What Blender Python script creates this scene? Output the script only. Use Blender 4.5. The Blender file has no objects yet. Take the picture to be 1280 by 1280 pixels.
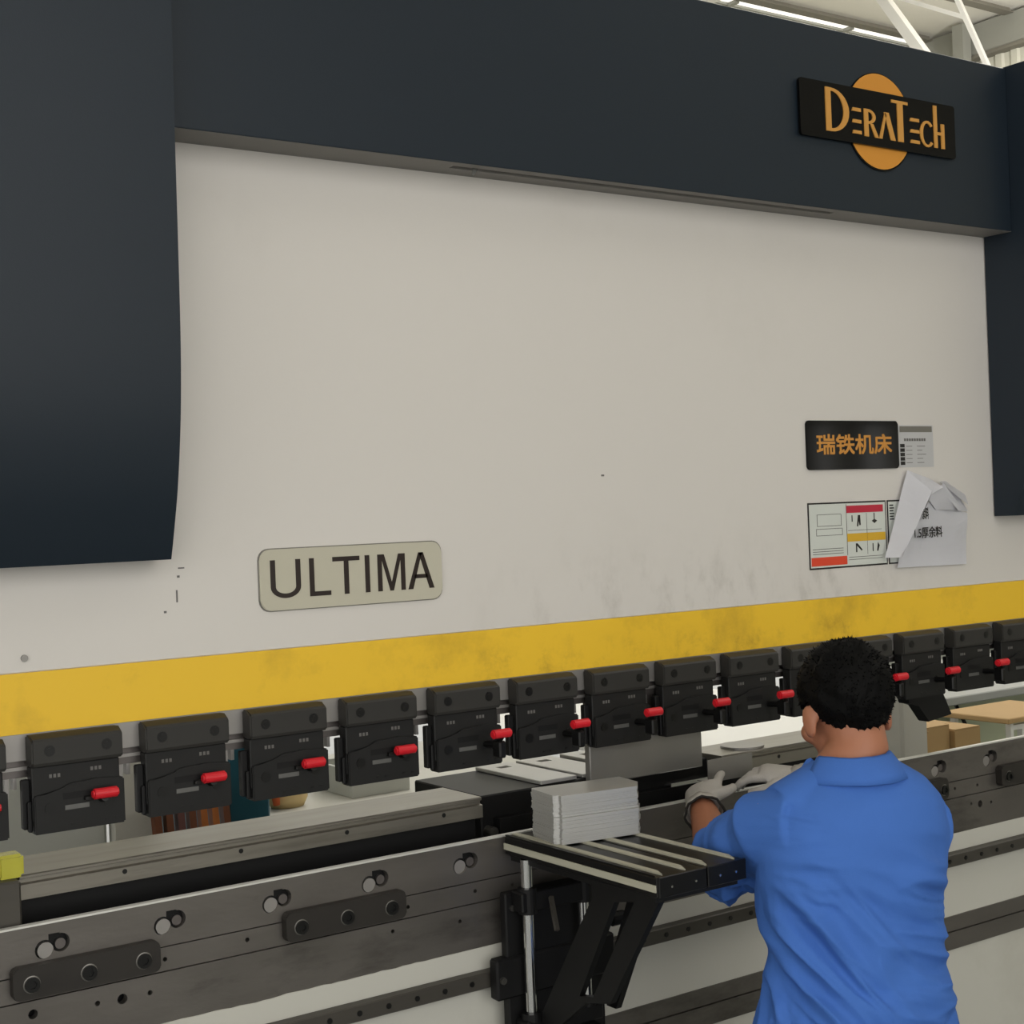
import bpy, bmesh, math, random
from mathutils import Vector, Matrix, noise

random.seed(7)
S = bpy.context.scene
COL = S.collection
FLOOR = -0.08

# ------------------------------------------------------------------ camera
cam = bpy.data.cameras.new('camera')
cam.sensor_width = 36.0
cam.lens = 1850.0 / 1280.0 * 36.0
cam.clip_start = 0.05
cam.clip_end = 200
camo = bpy.data.objects.new('camera', cam)
COL.objects.link(camo)
PHI = math.atan2(2640.0, 1850.0)
ROLL = 0.0379
_f = Vector((math.cos(PHI), math.sin(PHI), 0))
_r0 = Vector((math.sin(PHI), -math.cos(PHI), 0))
_z = Vector((0, 0, 1))
_up = math.cos(ROLL) * _z + math.sin(ROLL) * _r0
_rt = math.cos(ROLL) * _r0 - math.sin(ROLL) * _z
M3 = Matrix((_rt, _up, -_f)).transposed()
camo.matrix_world = Matrix.Translation((0, -2.52, 1.80)) @ M3.to_4x4()
S.camera = camo

# ------------------------------------------------------------------ world and light
w = bpy.data.worlds.new('world')
S.world = w
w.use_nodes = True
wb = w.node_tree.nodes['Background']
wb.inputs[0].default_value = (1.0, 0.98, 0.94, 1)
wb.inputs[1].default_value = 4.0


def area(name, loc, size, energy, col=(1, 0.97, 0.92), aim=(0, 0, -1)):
    l = bpy.data.lights.new(name, 'AREA')
    l.shape = 'RECTANGLE'
    l.size, l.size_y = size
    l.energy = energy
    l.color = col
    o = bpy.data.objects.new(name, l)
    COL.objects.link(o)
    o.location = loc
    o.rotation_euler = Vector(aim).to_track_quat('-Z', 'Y').to_euler()
    return o


area('roof_light_front', (0.5, -4.0, 7.4), (7.0, 1.6), 40)
area('roof_light_middle', (9.0, -2.5, 7.4), (5.0, 1.6), 200)
area('roof_light_rear', (6.5, 4.0, 7.3), (9.0, 2.2), 420)


def fill_bulb(name, loc, energy):
    l = bpy.data.lights.new(name, 'POINT')
    l.energy = energy
    l.shadow_soft_size = 0.25
    l.color = (1, 0.97, 0.92)
    o = bpy.data.objects.new(name, l)
    COL.objects.link(o)
    o.location = loc


fill_bulb('ceiling_fill_bulb', (14.2, 6.4, 6.3), 420)  # unseen point light added to brighten the hall ceiling
fill_bulb('ceiling_fill_bulb', (9.5, 3.0, 6.3), 420)  # second added fill light, also out of view

S.view_settings.view_transform = 'Standard'
S.view_settings.look = 'None'
S.view_settings.gamma = 1.0
S.view_settings.use_curve_mapping = False
S.view_settings.exposure = -0.66


# ------------------------------------------------------------------ materials
def lin(c):
    return tuple((v / 255.0 / 12.92) if v / 255.0 <= 0.04045 else ((v / 255.0 + 0.055) / 1.055) ** 2.4 for v in c)


def mat(name, rgb, rough=0.5, metal=0.0, var=0.06, scale=8.0, bump=0.0, bscale=60.0, stretch=(1, 1, 1),
        dirt=None, dirt_amt=0.0, dirt_scale=3.0, coat=0.0, spec=0.5, trans=0.0, ior=1.45, rvar=0.0, wave=None):
    m = bpy.data.materials.new(name)
    m.use_nodes = True
    nt = m.node_tree
    N = nt.nodes
    L = nt.links
    b = N['Principled BSDF']
    c = lin(rgb)
    b.inputs['Roughness'].default_value = rough
    b.inputs['Metallic'].default_value = metal
    b.inputs['Specular IOR Level'].default_value = spec
    b.inputs['Coat Weight'].default_value = coat
    b.inputs['Coat Roughness'].default_value = 0.05
    b.inputs['Transmission Weight'].default_value = trans
    b.inputs['IOR'].default_value = ior
    tc = N.new('ShaderNodeTexCoord')
    mp = N.new('ShaderNodeMapping')
    mp.inputs['Scale'].default_value = stretch
    L.new(tc.outputs['Object'], mp.inputs['Vector'])
    nz = N.new('ShaderNodeTexNoise')
    nz.inputs['Scale'].default_value = scale
    nz.inputs['Detail'].default_value = 5
    L.new(mp.outputs['Vector'], nz.inputs['Vector'])
    mx = N.new('ShaderNodeMix')
    mx.data_type = 'RGBA'
    mx.inputs['A'].default_value = tuple(v * (1 - var) for v in c) + (1,)
    mx.inputs['B'].default_value = tuple(min(1, v * (1 + var)) for v in c) + (1,)
    L.new(nz.outputs['Fac'], mx.inputs['Factor'])
    out = mx.outputs['Result']
    if dirt:
        n2 = N.new('ShaderNodeTexNoise')
        n2.inputs['Scale'].default_value = dirt_scale
        n2.inputs['Detail'].default_value = 7
        n2.inputs['Roughness'].default_value = 0.65
        L.new(mp.outputs['Vector'], n2.inputs['Vector'])
        rp = N.new('ShaderNodeMapRange')
        rp.inputs['From Min'].default_value = 0.55
        rp.inputs['From Max'].default_value = 0.75
        rp.inputs['To Max'].default_value = dirt_amt
        L.new(n2.outputs['Fac'], rp.inputs['Value'])
        m2 = N.new('ShaderNodeMix')
        m2.data_type = 'RGBA'
        m2.inputs['B'].default_value = lin(dirt) + (1,)
        L.new(rp.outputs['Result'], m2.inputs['Factor'])
        L.new(out, m2.inputs['A'])
        out = m2.outputs['Result']
    L.new(out, b.inputs['Base Color'])
    if rvar:
        mr = N.new('ShaderNodeMapRange')
        mr.inputs['To Min'].default_value = max(0.02, rough - rvar)
        mr.inputs['To Max'].default_value = min(1, rough + rvar)
        L.new(nz.outputs['Fac'], mr.inputs['Value'])
        L.new(mr.outputs['Result'], b.inputs['Roughness'])
    if bump:
        n3 = N.new('ShaderNodeTexNoise')
        n3.inputs['Scale'].default_value = bscale
        n3.inputs['Detail'].default_value = 4
        L.new(mp.outputs['Vector'], n3.inputs['Vector'])
        bp = N.new('ShaderNodeBump')
        bp.inputs['Strength'].default_value = bump
        bp.inputs['Distance'].default_value = 0.002
        L.new(n3.outputs['Fac'], bp.inputs['Height'])
        L.new(bp.outputs['Normal'], b.inputs['Normal'])
    return m


MT = {
    'ram': mat('cream_paint', (203, 199, 194), 0.45, var=0.015, scale=1.5, bump=0.04, bscale=180, dirt=(150, 145, 135), dirt_amt=0.10, dirt_scale=2.2),
    'navy': mat('dark_blue_grey_paint', (27, 36, 45), 0.40, spec=0.32, var=0.03, scale=2, bump=0.12, bscale=500),
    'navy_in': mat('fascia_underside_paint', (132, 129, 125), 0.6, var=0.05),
    'yellow': mat('yellow_paint', (226, 184, 44), 0.5, var=0.03, scale=3, dirt=(120, 92, 30), dirt_amt=0.45, dirt_scale=3.5),
    'strip': mat('grey_steel', (150, 147, 144), 0.42, 0.6, var=0.06, scale=6, stretch=(1, 6, 6)),
    'strip2': mat('groove_steel', (105, 100, 98), 0.4, 0.7, var=0.1, scale=6, stretch=(1, 8, 8)),
    'clampcap': mat('clamp_cap_black', (46, 45, 43), 0.5, 0.0, var=0.1, scale=20, spec=0.35),
    'clamp': mat('clamp_black', (24, 24, 24), 0.5, 0.0, var=0.15, scale=20, spec=0.35),
    'black': mat('black_metal', (15, 15, 16), 0.5, 0.0, var=0.15, scale=12, spec=0.3),
    'blacks': mat('black_anodised', (11, 11, 12), 0.35, 0.0, var=0.15, scale=12, spec=0.35),
    'red': mat('red_plastic', (196, 28, 40), 0.35, var=0.05),
    'tag': mat('tag_grey', (98, 98, 96), 0.45, 0.4, var=0.1, scale=90),
    'mark': mat('mark_grey', (96, 94, 92), 0.5),
    'die': mat('die_steel', (132, 128, 120), 0.34, 0.8, var=0.18, scale=5, stretch=(0.6, 6, 6), rvar=0.12, dirt=(70, 64, 56), dirt_amt=0.5, dirt_scale=4),
    'bedsteel': mat('bed_steel', (108, 104, 100), 0.36, 0.65, var=0.22, scale=5, stretch=(1, 3, 3), dirt=(48, 45, 42), dirt_amt=0.75, dirt_scale=2.4, rvar=0.12, bump=0.15, bscale=40),
    'bedwhite': mat('bed_white_paint', (186, 185, 177), 0.5, var=0.03, scale=2, dirt=(140, 135, 122), dirt_amt=0.25, dirt_scale=2.5),
    'rail': mat('rail_dark', (72, 69, 64), 0.45, 0.4, var=0.15, scale=8, stretch=(0.5, 5, 5)),
    'chrome': mat('chrome', (205, 205, 205), 0.12, 1.0, var=0.02),
    'bolt': mat('bolt_black', (12, 12, 12), 0.35, 0.0, spec=0.4),
    'boltsteel': mat('bolt_steel', (120, 118, 114), 0.3, 0.9),
    'felt': mat('light_strip', (170, 168, 152), 0.7, var=0.12, scale=12, stretch=(8, 1, 8)),
    'sheet': mat('sheet_steel', (182, 182, 180), 0.38, 0.45, var=0.08, scale=10, rvar=0.08),
    'sheetdull': mat('dull_sheet', (140, 138, 135), 0.4, 0.7, var=0.05, scale=10),
    'gloss_black': mat('gloss_black', (8, 8, 9), 0.07, var=0.02, spec=0.18),
    'orange': mat('orange_gold', (206, 140, 52), 0.35, 0.15, var=0.03),
    'gold': mat('gold_letters', (206, 150, 74), 0.35, 0.3, var=0.05),
    'goldcn': mat('gold_characters', (200, 140, 66), 0.45, 0.2, var=0.05),
    'resin': mat('clear_dome_resin', (183, 179, 163), 0.12, var=0.02, coat=0.8),
    'ink': mat('black_ink', (22, 20, 20), 0.4),
    'ultink': mat('brown_black_ink', (36, 26, 24), 0.3),
    'plate': mat('dark_plate', (42, 39, 36), 0.45, 0.2, var=0.2, scale=9, dirt=(26, 24, 22), dirt_amt=0.6, dirt_scale=8),
    'edge': mat('edge_highlight_steel', (218, 217, 212), 0.36, 0.5, var=0.25, scale=3),  # pale colour paints in the highlight along the bed's top edge
    'rim': mat('rim_grey', (120, 118, 112), 0.3, 0.4),
    'paper': mat('white_paper', (232, 232, 236), 0.8, var=0.03, scale=10, bump=0.1, bscale=30),
    'labelw': mat('label_silver', (186, 186, 188), 0.35, 0.2, var=0.04),
    'signw': mat('sign_white', (196, 200, 194), 0.4, var=0.02),
    'signred': mat('sign_crimson', (176, 36, 58), 0.4),
    'signor': mat('sign_orange_red', (206, 66, 40), 0.4),
    'signyel': mat('sign_amber', (204, 162, 44), 0.4),
    'skin': mat('skin', (160, 106, 80), 0.5, var=0.06, scale=9, bump=0.1, bscale=90),
    'hair': mat('black_hair', (7, 7, 7), 0.65, var=0.3, scale=60, bump=0.3, bscale=220, spec=0.12),
    'shirt': mat('blue_workshirt', (64, 106, 182), 0.8, var=0.05, scale=14, bump=0.25, bscale=420, spec=0.25),
    'trouser': mat('navy_trousers', (36, 44, 66), 0.85, var=0.06),
    'glove': mat('cotton_glove', (172, 168, 163), 0.9, var=0.07, scale=40, bump=0.6, bscale=350, spec=0.2),
    'cuff': mat('glove_cuff_dark', (40, 38, 36), 0.8),
    'shoe': mat('black_shoe', (22, 22, 22), 0.5),
    'yellowclear': mat('yellow_translucent', (226, 222, 92), 0.15, var=0.02, trans=0.55, ior=1.45),
    'yellowcore': mat('yellow_core', (150, 140, 30), 0.5),
    'floor': mat('grey_floor_paint', (104, 108, 104), 0.4, var=0.06, scale=0.8, dirt=(70, 72, 68), dirt_amt=0.4, dirt_scale=0.6),
    'wall': mat('hall_wall_paint', (206, 204, 190), 0.8, var=0.02, scale=1),
    'girder': mat('girder_grey', (150, 150, 142), 0.7, var=0.05, scale=1),
    'roof': mat('roof_sheet', (222, 218, 208), 0.7, var=0.08, scale=0.5),
    'truss': mat('truss_white', (236, 234, 228), 0.6),
    'purlin': mat('purlin_grey', (120, 116, 106), 0.7),
    'cabinet': mat('grey_cabinet_paint', (176, 178, 172), 0.6, var=0.03),
    'teal': mat('teal_paint', (22, 76, 92), 0.5, var=0.06),
    'boardA': mat('board_brown', (92, 50, 26), 0.6, var=0.2, scale=10, stretch=(8, 8, 1)),
    'boardB': mat('board_orange', (150, 86, 34), 0.6, var=0.2, scale=10, stretch=(8, 8, 1)),
    'boardC': mat('board_plum', (86, 52, 48), 0.6, var=0.2, scale=10, stretch=(8, 8, 1)),
    'white': mat('white_laminate', (226, 226, 222), 0.5, var=0.02),
    'carton': mat('cardboard', (178, 148, 104), 0.85, var=0.06, scale=6, stretch=(1, 1, 5)),
    'pale': mat('pale_green_paint', (170, 176, 150), 0.4, var=0.04),
    'sack': mat('cream_sack', (214, 190, 140), 0.8, var=0.1, scale=8),
    'sackor': mat('sack_orange', (196, 96, 50), 0.8),
    'greytop': mat('grey_table_top', (158, 160, 158), 0.45, var=0.05),
}


def add_grime(m, zlo, zhi, xa, xb, col, amt, sc=(7, 1, 4)):
    """smudges of their own shape, worn into a band of the painted panel"""
    nt = m.node_tree
    N, L = nt.nodes, nt.links
    b = N['Principled BSDF']
    src = b.inputs['Base Color'].links[0].from_socket
    tc = N.new('ShaderNodeTexCoord')
    sp = N.new('ShaderNodeSeparateXYZ')
    L.new(tc.outputs['Object'], sp.inputs[0])

    def rng(sock, a, c):
        r = N.new('ShaderNodeMapRange')
        r.interpolation_type = 'SMOOTHSTEP'
        r.inputs['From Min'].default_value = a
        r.inputs['From Max'].default_value = c
        L.new(sock, r.inputs['Value'])
        return r.outputs['Result']

    def mul(p, q):
        k = N.new('ShaderNodeMath')
        k.operation = 'MULTIPLY'
        L.new(p, k.inputs[0])
        if isinstance(q, float):
            k.inputs[1].default_value = q
        else:
            L.new(q, k.inputs[1])
        return k.outputs[0]
    mp = N.new('ShaderNodeMapping')
    mp.inputs['Scale'].default_value = sc
    L.new(tc.outputs['Object'], mp.inputs['Vector'])
    nz = N.new('ShaderNodeTexNoise')
    nz.inputs['Scale'].default_value = 1.6
    nz.inputs['Detail'].default_value = 8
    nz.inputs['Roughness'].default_value = 0.7
    L.new(mp.outputs['Vector'], nz.inputs['Vector'])
    f = mul(rng(nz.outputs['Fac'], 0.46, 0.74), rng(sp.outputs['Z'], zhi, zlo))
    f = mul(f, rng(sp.outputs['X'], xa, xa + 0.5))
    f = mul(f, rng(sp.outputs['X'], xb, xb - 0.5))
    f = mul(f, amt)
    mx = N.new('ShaderNodeMix')
    mx.data_type = 'RGBA'
    mx.inputs['B'].default_value = lin(col) + (1,)
    L.new(f, mx.inputs['Factor'])
    L.new(src, mx.inputs['A'])
    L.new(mx.outputs['Result'], b.inputs['Base Color'])


add_grime(MT['ram'], 1.60, 1.76, 1.55, 3.2, (110, 104, 96), 0.30)
add_grime(MT['yellow'], 1.49, 1.54, 1.2, 3.2, (110, 82, 28), 0.5, (6, 1, 6))


def glow(name, col, s):
    m = bpy.data.materials.new(name)
    m.use_nodes = True
    b = m.node_tree.nodes['Principled BSDF']
    b.inputs['Base Color'].default_value = (0.8, 0.8, 0.75, 1)
    b.inputs['Emission Color'].default_value = col + (1,)
    b.inputs['Emission Strength'].default_value = s
    return m


MT['daylight'] = glow('daylight_glazing', (1.0, 0.97, 0.9), 1.6)


# ------------------------------------------------------------------ helpers
def tag(o, label=None, cat=None, group=None, kind=None):
    if label:
        o['label'] = label
    if cat:
        o['category'] = cat
    if group:
        o['group'] = group
    if kind:
        o['kind'] = kind
    return o


def link(name, me, m=None, parent=None):
    o = bpy.data.objects.new(name, me)
    COL.objects.link(o)
    if m is not None and me is not None and not me.materials:
        me.materials.append(MT[m] if isinstance(m, str) else m)
    if parent is not None:
        o.parent = parent
        # parents carry only a translation: keep children in world coordinates
        t = Vector((0, 0, 0))
        p = parent
        while p is not None:
            t += p.location
            p = p.parent
        o.location = -t
    return o


def empty(name, loc=(0, 0, 0)):
    o = bpy.data.objects.new(name, None)
    o.empty_display_size = 0.1
    COL.objects.link(o)
    o.location = loc
    return o


def recentre(o, at=None):
    """move the object's origin to the base of its mesh without moving the geometry"""
    me = o.data
    xs = [v.co for v in me.vertices]
    c = Vector(((min(v.x for v in xs) + max(v.x for v in xs)) / 2, (min(v.y for v in xs) + max(v.y for v in xs)) / 2, min(v.z for v in xs)))
    if at is not None:
        c = Vector(at)
    me.transform(Matrix.Translation(-c))
    o.location = o.location + c
    return o


def from_bm(name, bm, m, parent=None, smooth=False):
    bmesh.ops.recalc_face_normals(bm, faces=bm.faces)
    me = bpy.data.meshes.new(name)
    bm.to_mesh(me)
    bm.free()
    if smooth:
        me.polygons.foreach_set('use_smooth', [True] * len(me.polygons))
    return link(name, me, m, parent)


def bm_box(bm, x0, x1, y0, y1, z0, z1, bevel=0.0, seg=1):
    vs = [bm.verts.new(p) for p in ((x0, y0, z0), (x1, y0, z0), (x1, y1, z0), (x0, y1, z0), (x0, y0, z1), (x1, y0, z1), (x1, y1, z1), (x0, y1, z1))]
    fs = [bm.faces.new([vs[i] for i in f]) for f in ((0, 3, 2, 1), (4, 5, 6, 7), (0, 1, 5, 4), (1, 2, 6, 5), (2, 3, 7, 6), (3, 0, 4, 7))]
    if bevel:
        es = list({e for f in fs for e in f.edges})
        bmesh.ops.bevel(bm, geom=es, offset=bevel, segments=seg, affect='EDGES', clamp_overlap=True)


def box(name, x0, x1, y0, y1, z0, z1, m, parent=None, bevel=0.0, seg=1):
    bm = bmesh.new()
    bm_box(bm, x0, x1, y0, y1, z0, z1, bevel, seg)
    return from_bm(name, bm, m, parent)


def bm_cyl(bm, p0, p1, r, seg=16, r1=None, cap=True):
    p0, p1 = Vector(p0), Vector(p1)
    d = (p1 - p0).normalized()
    a = Vector((0, 0, 1)) if abs(d.z) < 0.9 else Vector((1, 0, 0))
    u = d.cross(a).normalized()
    v = d.cross(u)
    r1 = r if r1 is None else r1
    A = [bm.verts.new(p0 + (u * math.cos(t) + v * math.sin(t)) * r) for t in [2 * math.pi * i / seg for i in range(seg)]]
    B = [bm.verts.new(p1 + (u * math.cos(t) + v * math.sin(t)) * r1) for t in [2 * math.pi * i / seg for i in range(seg)]]
    for i in range(seg):
        bm.faces.new((A[i], A[(i + 1) % seg], B[(i + 1) % seg], B[i]))
    if cap:
        bm.faces.new(A[::-1])
        bm.faces.new(B)


def cyl(name, p0, p1, r, m, parent=None, seg=16, r1=None, bevel=0.0):
    bm = bmesh.new()
    bm_cyl(bm, p0, p1, r, seg, r1)
    if bevel:
        es = [e for e in bm.edges if any(len(f.verts) > 4 for f in e.link_faces)]
        bmesh.ops.bevel(bm, geom=es, offset=bevel, segments=2, affect='EDGES')
    return from_bm(name, bm, m, parent, smooth=False)


def bm_prism_xz(bm, poly, y0, y1):
    A = [bm.verts.new((p[0], y0, p[1])) for p in poly]
    B = [bm.verts.new((p[0], y1, p[1])) for p in poly]
    n = len(poly)
    bm.faces.new(A)
    bm.faces.new(B[::-1])
    for i in range(n):
        bm.faces.new((A[i], B[i], B[(i + 1) % n], A[(i + 1) % n]))


def prism_xz(name, poly, y0, y1, m, parent=None, bevel=0.0):
    bm = bmesh.new()
    bm_prism_xz(bm, poly, y0, y1)
    if bevel:
        bmesh.ops.bevel(bm, geom=list(bm.edges), offset=bevel, segments=2, affect='EDGES', clamp_overlap=True)
    return from_bm(name, bm, m, parent)


def prism_yz(name, poly, x0, x1, m, parent=None, smooth=False, bevel=0.0):
    bm = bmesh.new()
    A = [bm.verts.new((x0, p[0], p[1])) for p in poly]
    B = [bm.verts.new((x1, p[0], p[1])) for p in poly]
    n = len(poly)
    bm.faces.new(A)
    bm.faces.new(B[::-1])
    for i in range(n):
        bm.faces.new((A[i], B[i], B[(i + 1) % n], A[(i + 1) % n]))
    if bevel:
        es = [e for e in bm.edges if any(len(f.verts) > 4 for f in e.link_faces)]
        bmesh.ops.bevel(bm, geom=es, offset=bevel, segments=3, affect='EDGES', clamp_overlap=True)
    o = from_bm(name, bm, m, parent)
    if smooth:
        for p in o.data.polygons:
            if len(p.vertices) == 4:
                p.use_smooth = True
    return o


def rrect(x0, x1, z0, z1, r, seg=5):
    pts = []
    for cx, cz, a0 in ((x1 - r, z1 - r, 0), (x0 + r, z1 - r, 90), (x0 + r, z0 + r, 180), (x1 - r, z0 + r, 270)):
        for i in range(seg + 1):
            t = math.radians(a0 + 90 * i / seg)
            pts.append((cx + r * math.cos(t), cz + r * math.sin(t)))
    return pts


def beam(name, p0, p1, wx, wz, m, parent=None):
    """rectangular bar between two points"""
    p0, p1 = Vector(p0), Vector(p1)
    d = (p1 - p0)
    L = d.length
    d.normalize()
    a = Vector((1, 0, 0)) if abs(d.x) < 0.9 else Vector((0, 0, 1))
    u = d.cross(a).normalized()
    v = d.cross(u)
    bm = bmesh.new()
    bm_box(bm, -wx / 2, wx / 2, -wz / 2, wz / 2, 0, L)
    bm.transform(Matrix.Translation(p0) @ Matrix((v, u, d)).transposed().to_4x4())
    return from_bm(name, bm, m, parent)


def bake(o, name, m, parent=None, smooth=False):
    """apply the modifiers of a temporary object and return a clean mesh object"""
    dg = bpy.context.evaluated_depsgraph_get()
    dg.update()
    me = bpy.data.meshes.new_from_object(o.evaluated_get(dg), depsgraph=dg)
    me.transform(o.matrix_world)
    od = o.data
    bpy.data.objects.remove(o)
    me.materials.clear()
    me.name = name
    if smooth:
        me.polygons.foreach_set('use_smooth', [True] * len(me.polygons))
    return link(name, me, m, parent)


def lettering(name, s, x0, x1, z0, z1, y, m, parent, depth=0.001, bold=0.0, fat=0.0):
    """flat lettering on an XZ plane facing -Y, fitted to the given rectangle"""
    cu = bpy.data.curves.new(name, 'FONT')
    cu.body = s
    cu.size = 1.0
    cu.offset = bold
    cu.extrude = 0.01
    cu.resolution_u = 4
    o = bpy.data.objects.new(name, cu)
    COL.objects.link(o)
    r = bake(o, name, m, parent)
    me = r.data
    xs = [v.co.x for v in me.vertices]
    ys = [v.co.y for v in me.vertices]
    if not xs:
        return r
    ax, bx, ay, by = min(xs), max(xs), min(ys), max(ys)
    for v in me.vertices:
        px = x0 + (v.co.x - ax) / max(1e-6, bx - ax) * (x1 - x0)
        pz = z0 + (v.co.y - ay) / max(1e-6, by - ay) * (z1 - z0)
        v.co = Vector((px, y - depth * (1 if v.co.z > 0 else 0), pz))
    if fat:
        bm = bmesh.new()
        for ci, (dx, dz) in enumerate(((-fat, -fat), (fat, -fat), (fat, fat), (-fat, fat), (0, 0))):
            n0 = len(bm.verts)
            bm.from_mesh(me)
            bm.verts.ensure_lookup_table()
            for v in bm.verts[n0:]:
                v.co += Vector((dx, -0.00006 * ci, dz))
        bm.to_mesh(me)
        bm.free()
    me.update()
    return r


def boolean_cut(o, cutter_bm):
    me = bpy.data.meshes.new('cut')
    bmesh.ops.recalc_face_normals(cutter_bm, faces=cutter_bm.faces)
    cutter_bm.to_mesh(me)
    cutter_bm.free()
    c = bpy.data.objects.new('cut', me)
    COL.objects.link(c)
    md = o.modifiers.new('b', 'BOOLEAN')
    md.operation = 'DIFFERENCE'
    md.solver = 'EXACT'
    md.use_self = True
    md.object = c
    dg = bpy.context.evaluated_depsgraph_get()
    dg.update()
    nm = bpy.data.meshes.new_from_object(o.evaluated_get(dg), depsgraph=dg)
    o.modifiers.clear()
    old = o.data
    o.data = nm
    bpy.data.objects.remove(c)
    bpy.data.meshes.remove(old)
    return o


# ------------------------------------------------------------------ hall
def structure(o):
    o['kind'] = 'structure'
    return o


structure(box('floor', -8, 16, -7, 11.5, FLOOR - 0.1, FLOOR, 'floor'))
WX, WY, CZ = 16.0, 10.95, 7.84
bm = bmesh.new()
bm_box(bm, -8, -3.0, WY, WY + 0.2, FLOOR, CZ + 0.3)
bm_box(bm, -3.0, 14.5, WY, WY + 0.2, 2.7, CZ + 0.3)
bm_box(bm, 14.5, 16.2, WY, WY + 0.2, FLOOR, CZ + 0.3)
structure(from_bm('wall_back', bm, 'wall'))     # unseen wide opening, added to let daylight up to the ceiling
# front and left walls with the wide openings the daylight comes through
bm = bmesh.new()
FY, LX = -7.0, -8.0
bm_box(bm, LX, 3.6, FY - 0.2, FY, FLOOR, 0.55)
bm_box(bm, LX, 3.6, FY - 0.2, FY, 5.8, CZ + 0.3)
bm_box(bm, LX - 0.2, LX + 0.4, FY - 0.2, FY, 0.55, 5.8)
for (a, b_) in ((3.6, 10.1), (10.5, 10.75), (11.25, WX + 0.2)):
    bm_box(bm, a, b_, FY - 0.2, FY, FLOOR, CZ + 0.3)
for (a, b_) in ((10.1, 10.5), (10.75, 11.25)):      # two small windows
    bm_box(bm, a, b_, FY - 0.2, FY, FLOOR, 1.0)
    bm_box(bm, a, b_, FY - 0.2, FY, 2.5, CZ + 0.3)
structure(from_bm('wall_front', bm, 'wall'))
bm = bmesh.new()
bm_box(bm, LX - 0.2, LX, FY, 0.5, FLOOR, 0.55)
bm_box(bm, LX - 0.2, LX, FY, 0.5, 5.8, CZ + 0.3)
bm_box(bm, LX - 0.2, LX, 0.5, WY + 0.2, FLOOR, CZ + 0.3)
structure(from_bm('wall_left', bm, 'wall'))
# corrugated end wall
bm = bmesh.new()
prev = None
y = -7.0
k = 0
while y < WY:
    dx = 0.03 if (k % 4) in (1, 2) else 0.0
    a = bm.verts.new((WX - dx, y, FLOOR))
    b = bm.verts.new((WX - dx, y, 7.42))
    if prev:
        bm.faces.new((prev[0], a, b, prev[1]))
    prev = (a, b)
    y += 0.09 if (k % 2) else 0.025
    k += 1
bm_box(bm, WX + 0.01, WX + 0.15, -7.0, WY, FLOOR, 7.42)
structure(from_bm('wall_right', bm, 'wall'))
structure(box('trim_1', WX - 0.12, WX + 0.15, -7, WY, 7.38, 7.80, 'girder'))
structure(box('trim_2', WX - 0.16, WX + 0.15, -7, WY, 7.36, 7.40, 'purlin'))
structure(box('ceiling', -8.2, 16.3, -7.2, WY + 0.2, CZ, CZ + 0.15, 'roof'))
win = structure(box('window_1', -8, WX - 0.15, 10.27, 10.88, CZ - 0.03, CZ - 0.005, 'daylight'))
for yy in (10.42, 10.62):
    box('glazing_bar', -8, WX - 0.15, yy - 0.02, yy + 0.02, CZ - 0.06, CZ - 0.03, 'girder', win)
for k in range(12):
    box('glazing_bar', -7.5 + 2 * k, -7.44 + 2 * k, 10.27, 10.88, CZ - 0.07, CZ - 0.03, 'girder', win)
for i, yy in enumerate((10.15, 8.9, 7.6, 6.3, 5.0, 3.7)):
    p = empty('roof_purlin', (4, yy, CZ - 0.2))
    box('purlin_web', -8, 15.85, yy - 0.02, yy + 0.02, CZ - 0.055, CZ - 0.001, 'purlin', p)
    box('purlin_flange', -8, 15.85, yy - 0.07, yy + 0.07, CZ - 0.07, CZ - 0.055, 'purlin', p)
    tag(p, 'grey steel purlin beside the bright roof light strip' if i == 0 else 'grey steel purlin running under the hall roof', 'purlin', 'roof purlins of the hall')
t = empty('roof_truss', (12.0, 5, 5.9))
beam('top_chord', (12, -2, 7.72), (12, 10.8, 7.72), 0.12, 0.12, 'truss', t)
beam('bottom_chord', (12, -2, 5.75), (12, 10.8, 5.75), 0.12, 0.12, 'truss', t)
beam('diagonal_strut', (12, 8.16, 7.70), (12, 6.82, 5.76), 0.10, 0.10, 'truss', t)
beam('thin_strut', (12.0, 8.45, 7.43), (12.0, 6.60, 6.42), 0.04, 0.04, 'truss', t)
beam('thin_strut', (12.0, 7.16, 7.70), (12.0, 6.33, 5.76), 0.045, 0.045, 'truss', t)
beam('diagonal_strut', (12, 5.4, 7.70), (12, 4.2, 5.76), 0.08, 0.08, 'truss', t)
tag(t, 'white steel roof truss with diagonal struts above the machine', 'truss')
o = beam('wind_brace', (9.2, 7.75, 7.0), (15.2, 5.0, 7.0), 0.05, 0.05, 'truss')
recentre(o)
tag(o, 'thin white brace crossing under the roof at the top right', 'brace')
o = beam('hall_column', (15.75, 9.55, FLOOR), (15.75, 9.55, 7.79), 0.16, 0.16, 'girder')
recentre(o)
tag(o, 'grey steel column against the corrugated end wall', 'column')

# ------------------------------------------------------------------ press brake
PB = empty('press_brake', (2.2, 0.05, FLOOR))
tag(PB, 'large cream and dark blue press brake with yellow stripe along its ram', 'press brake')
XL, XR = 0.15, 4.15

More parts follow.
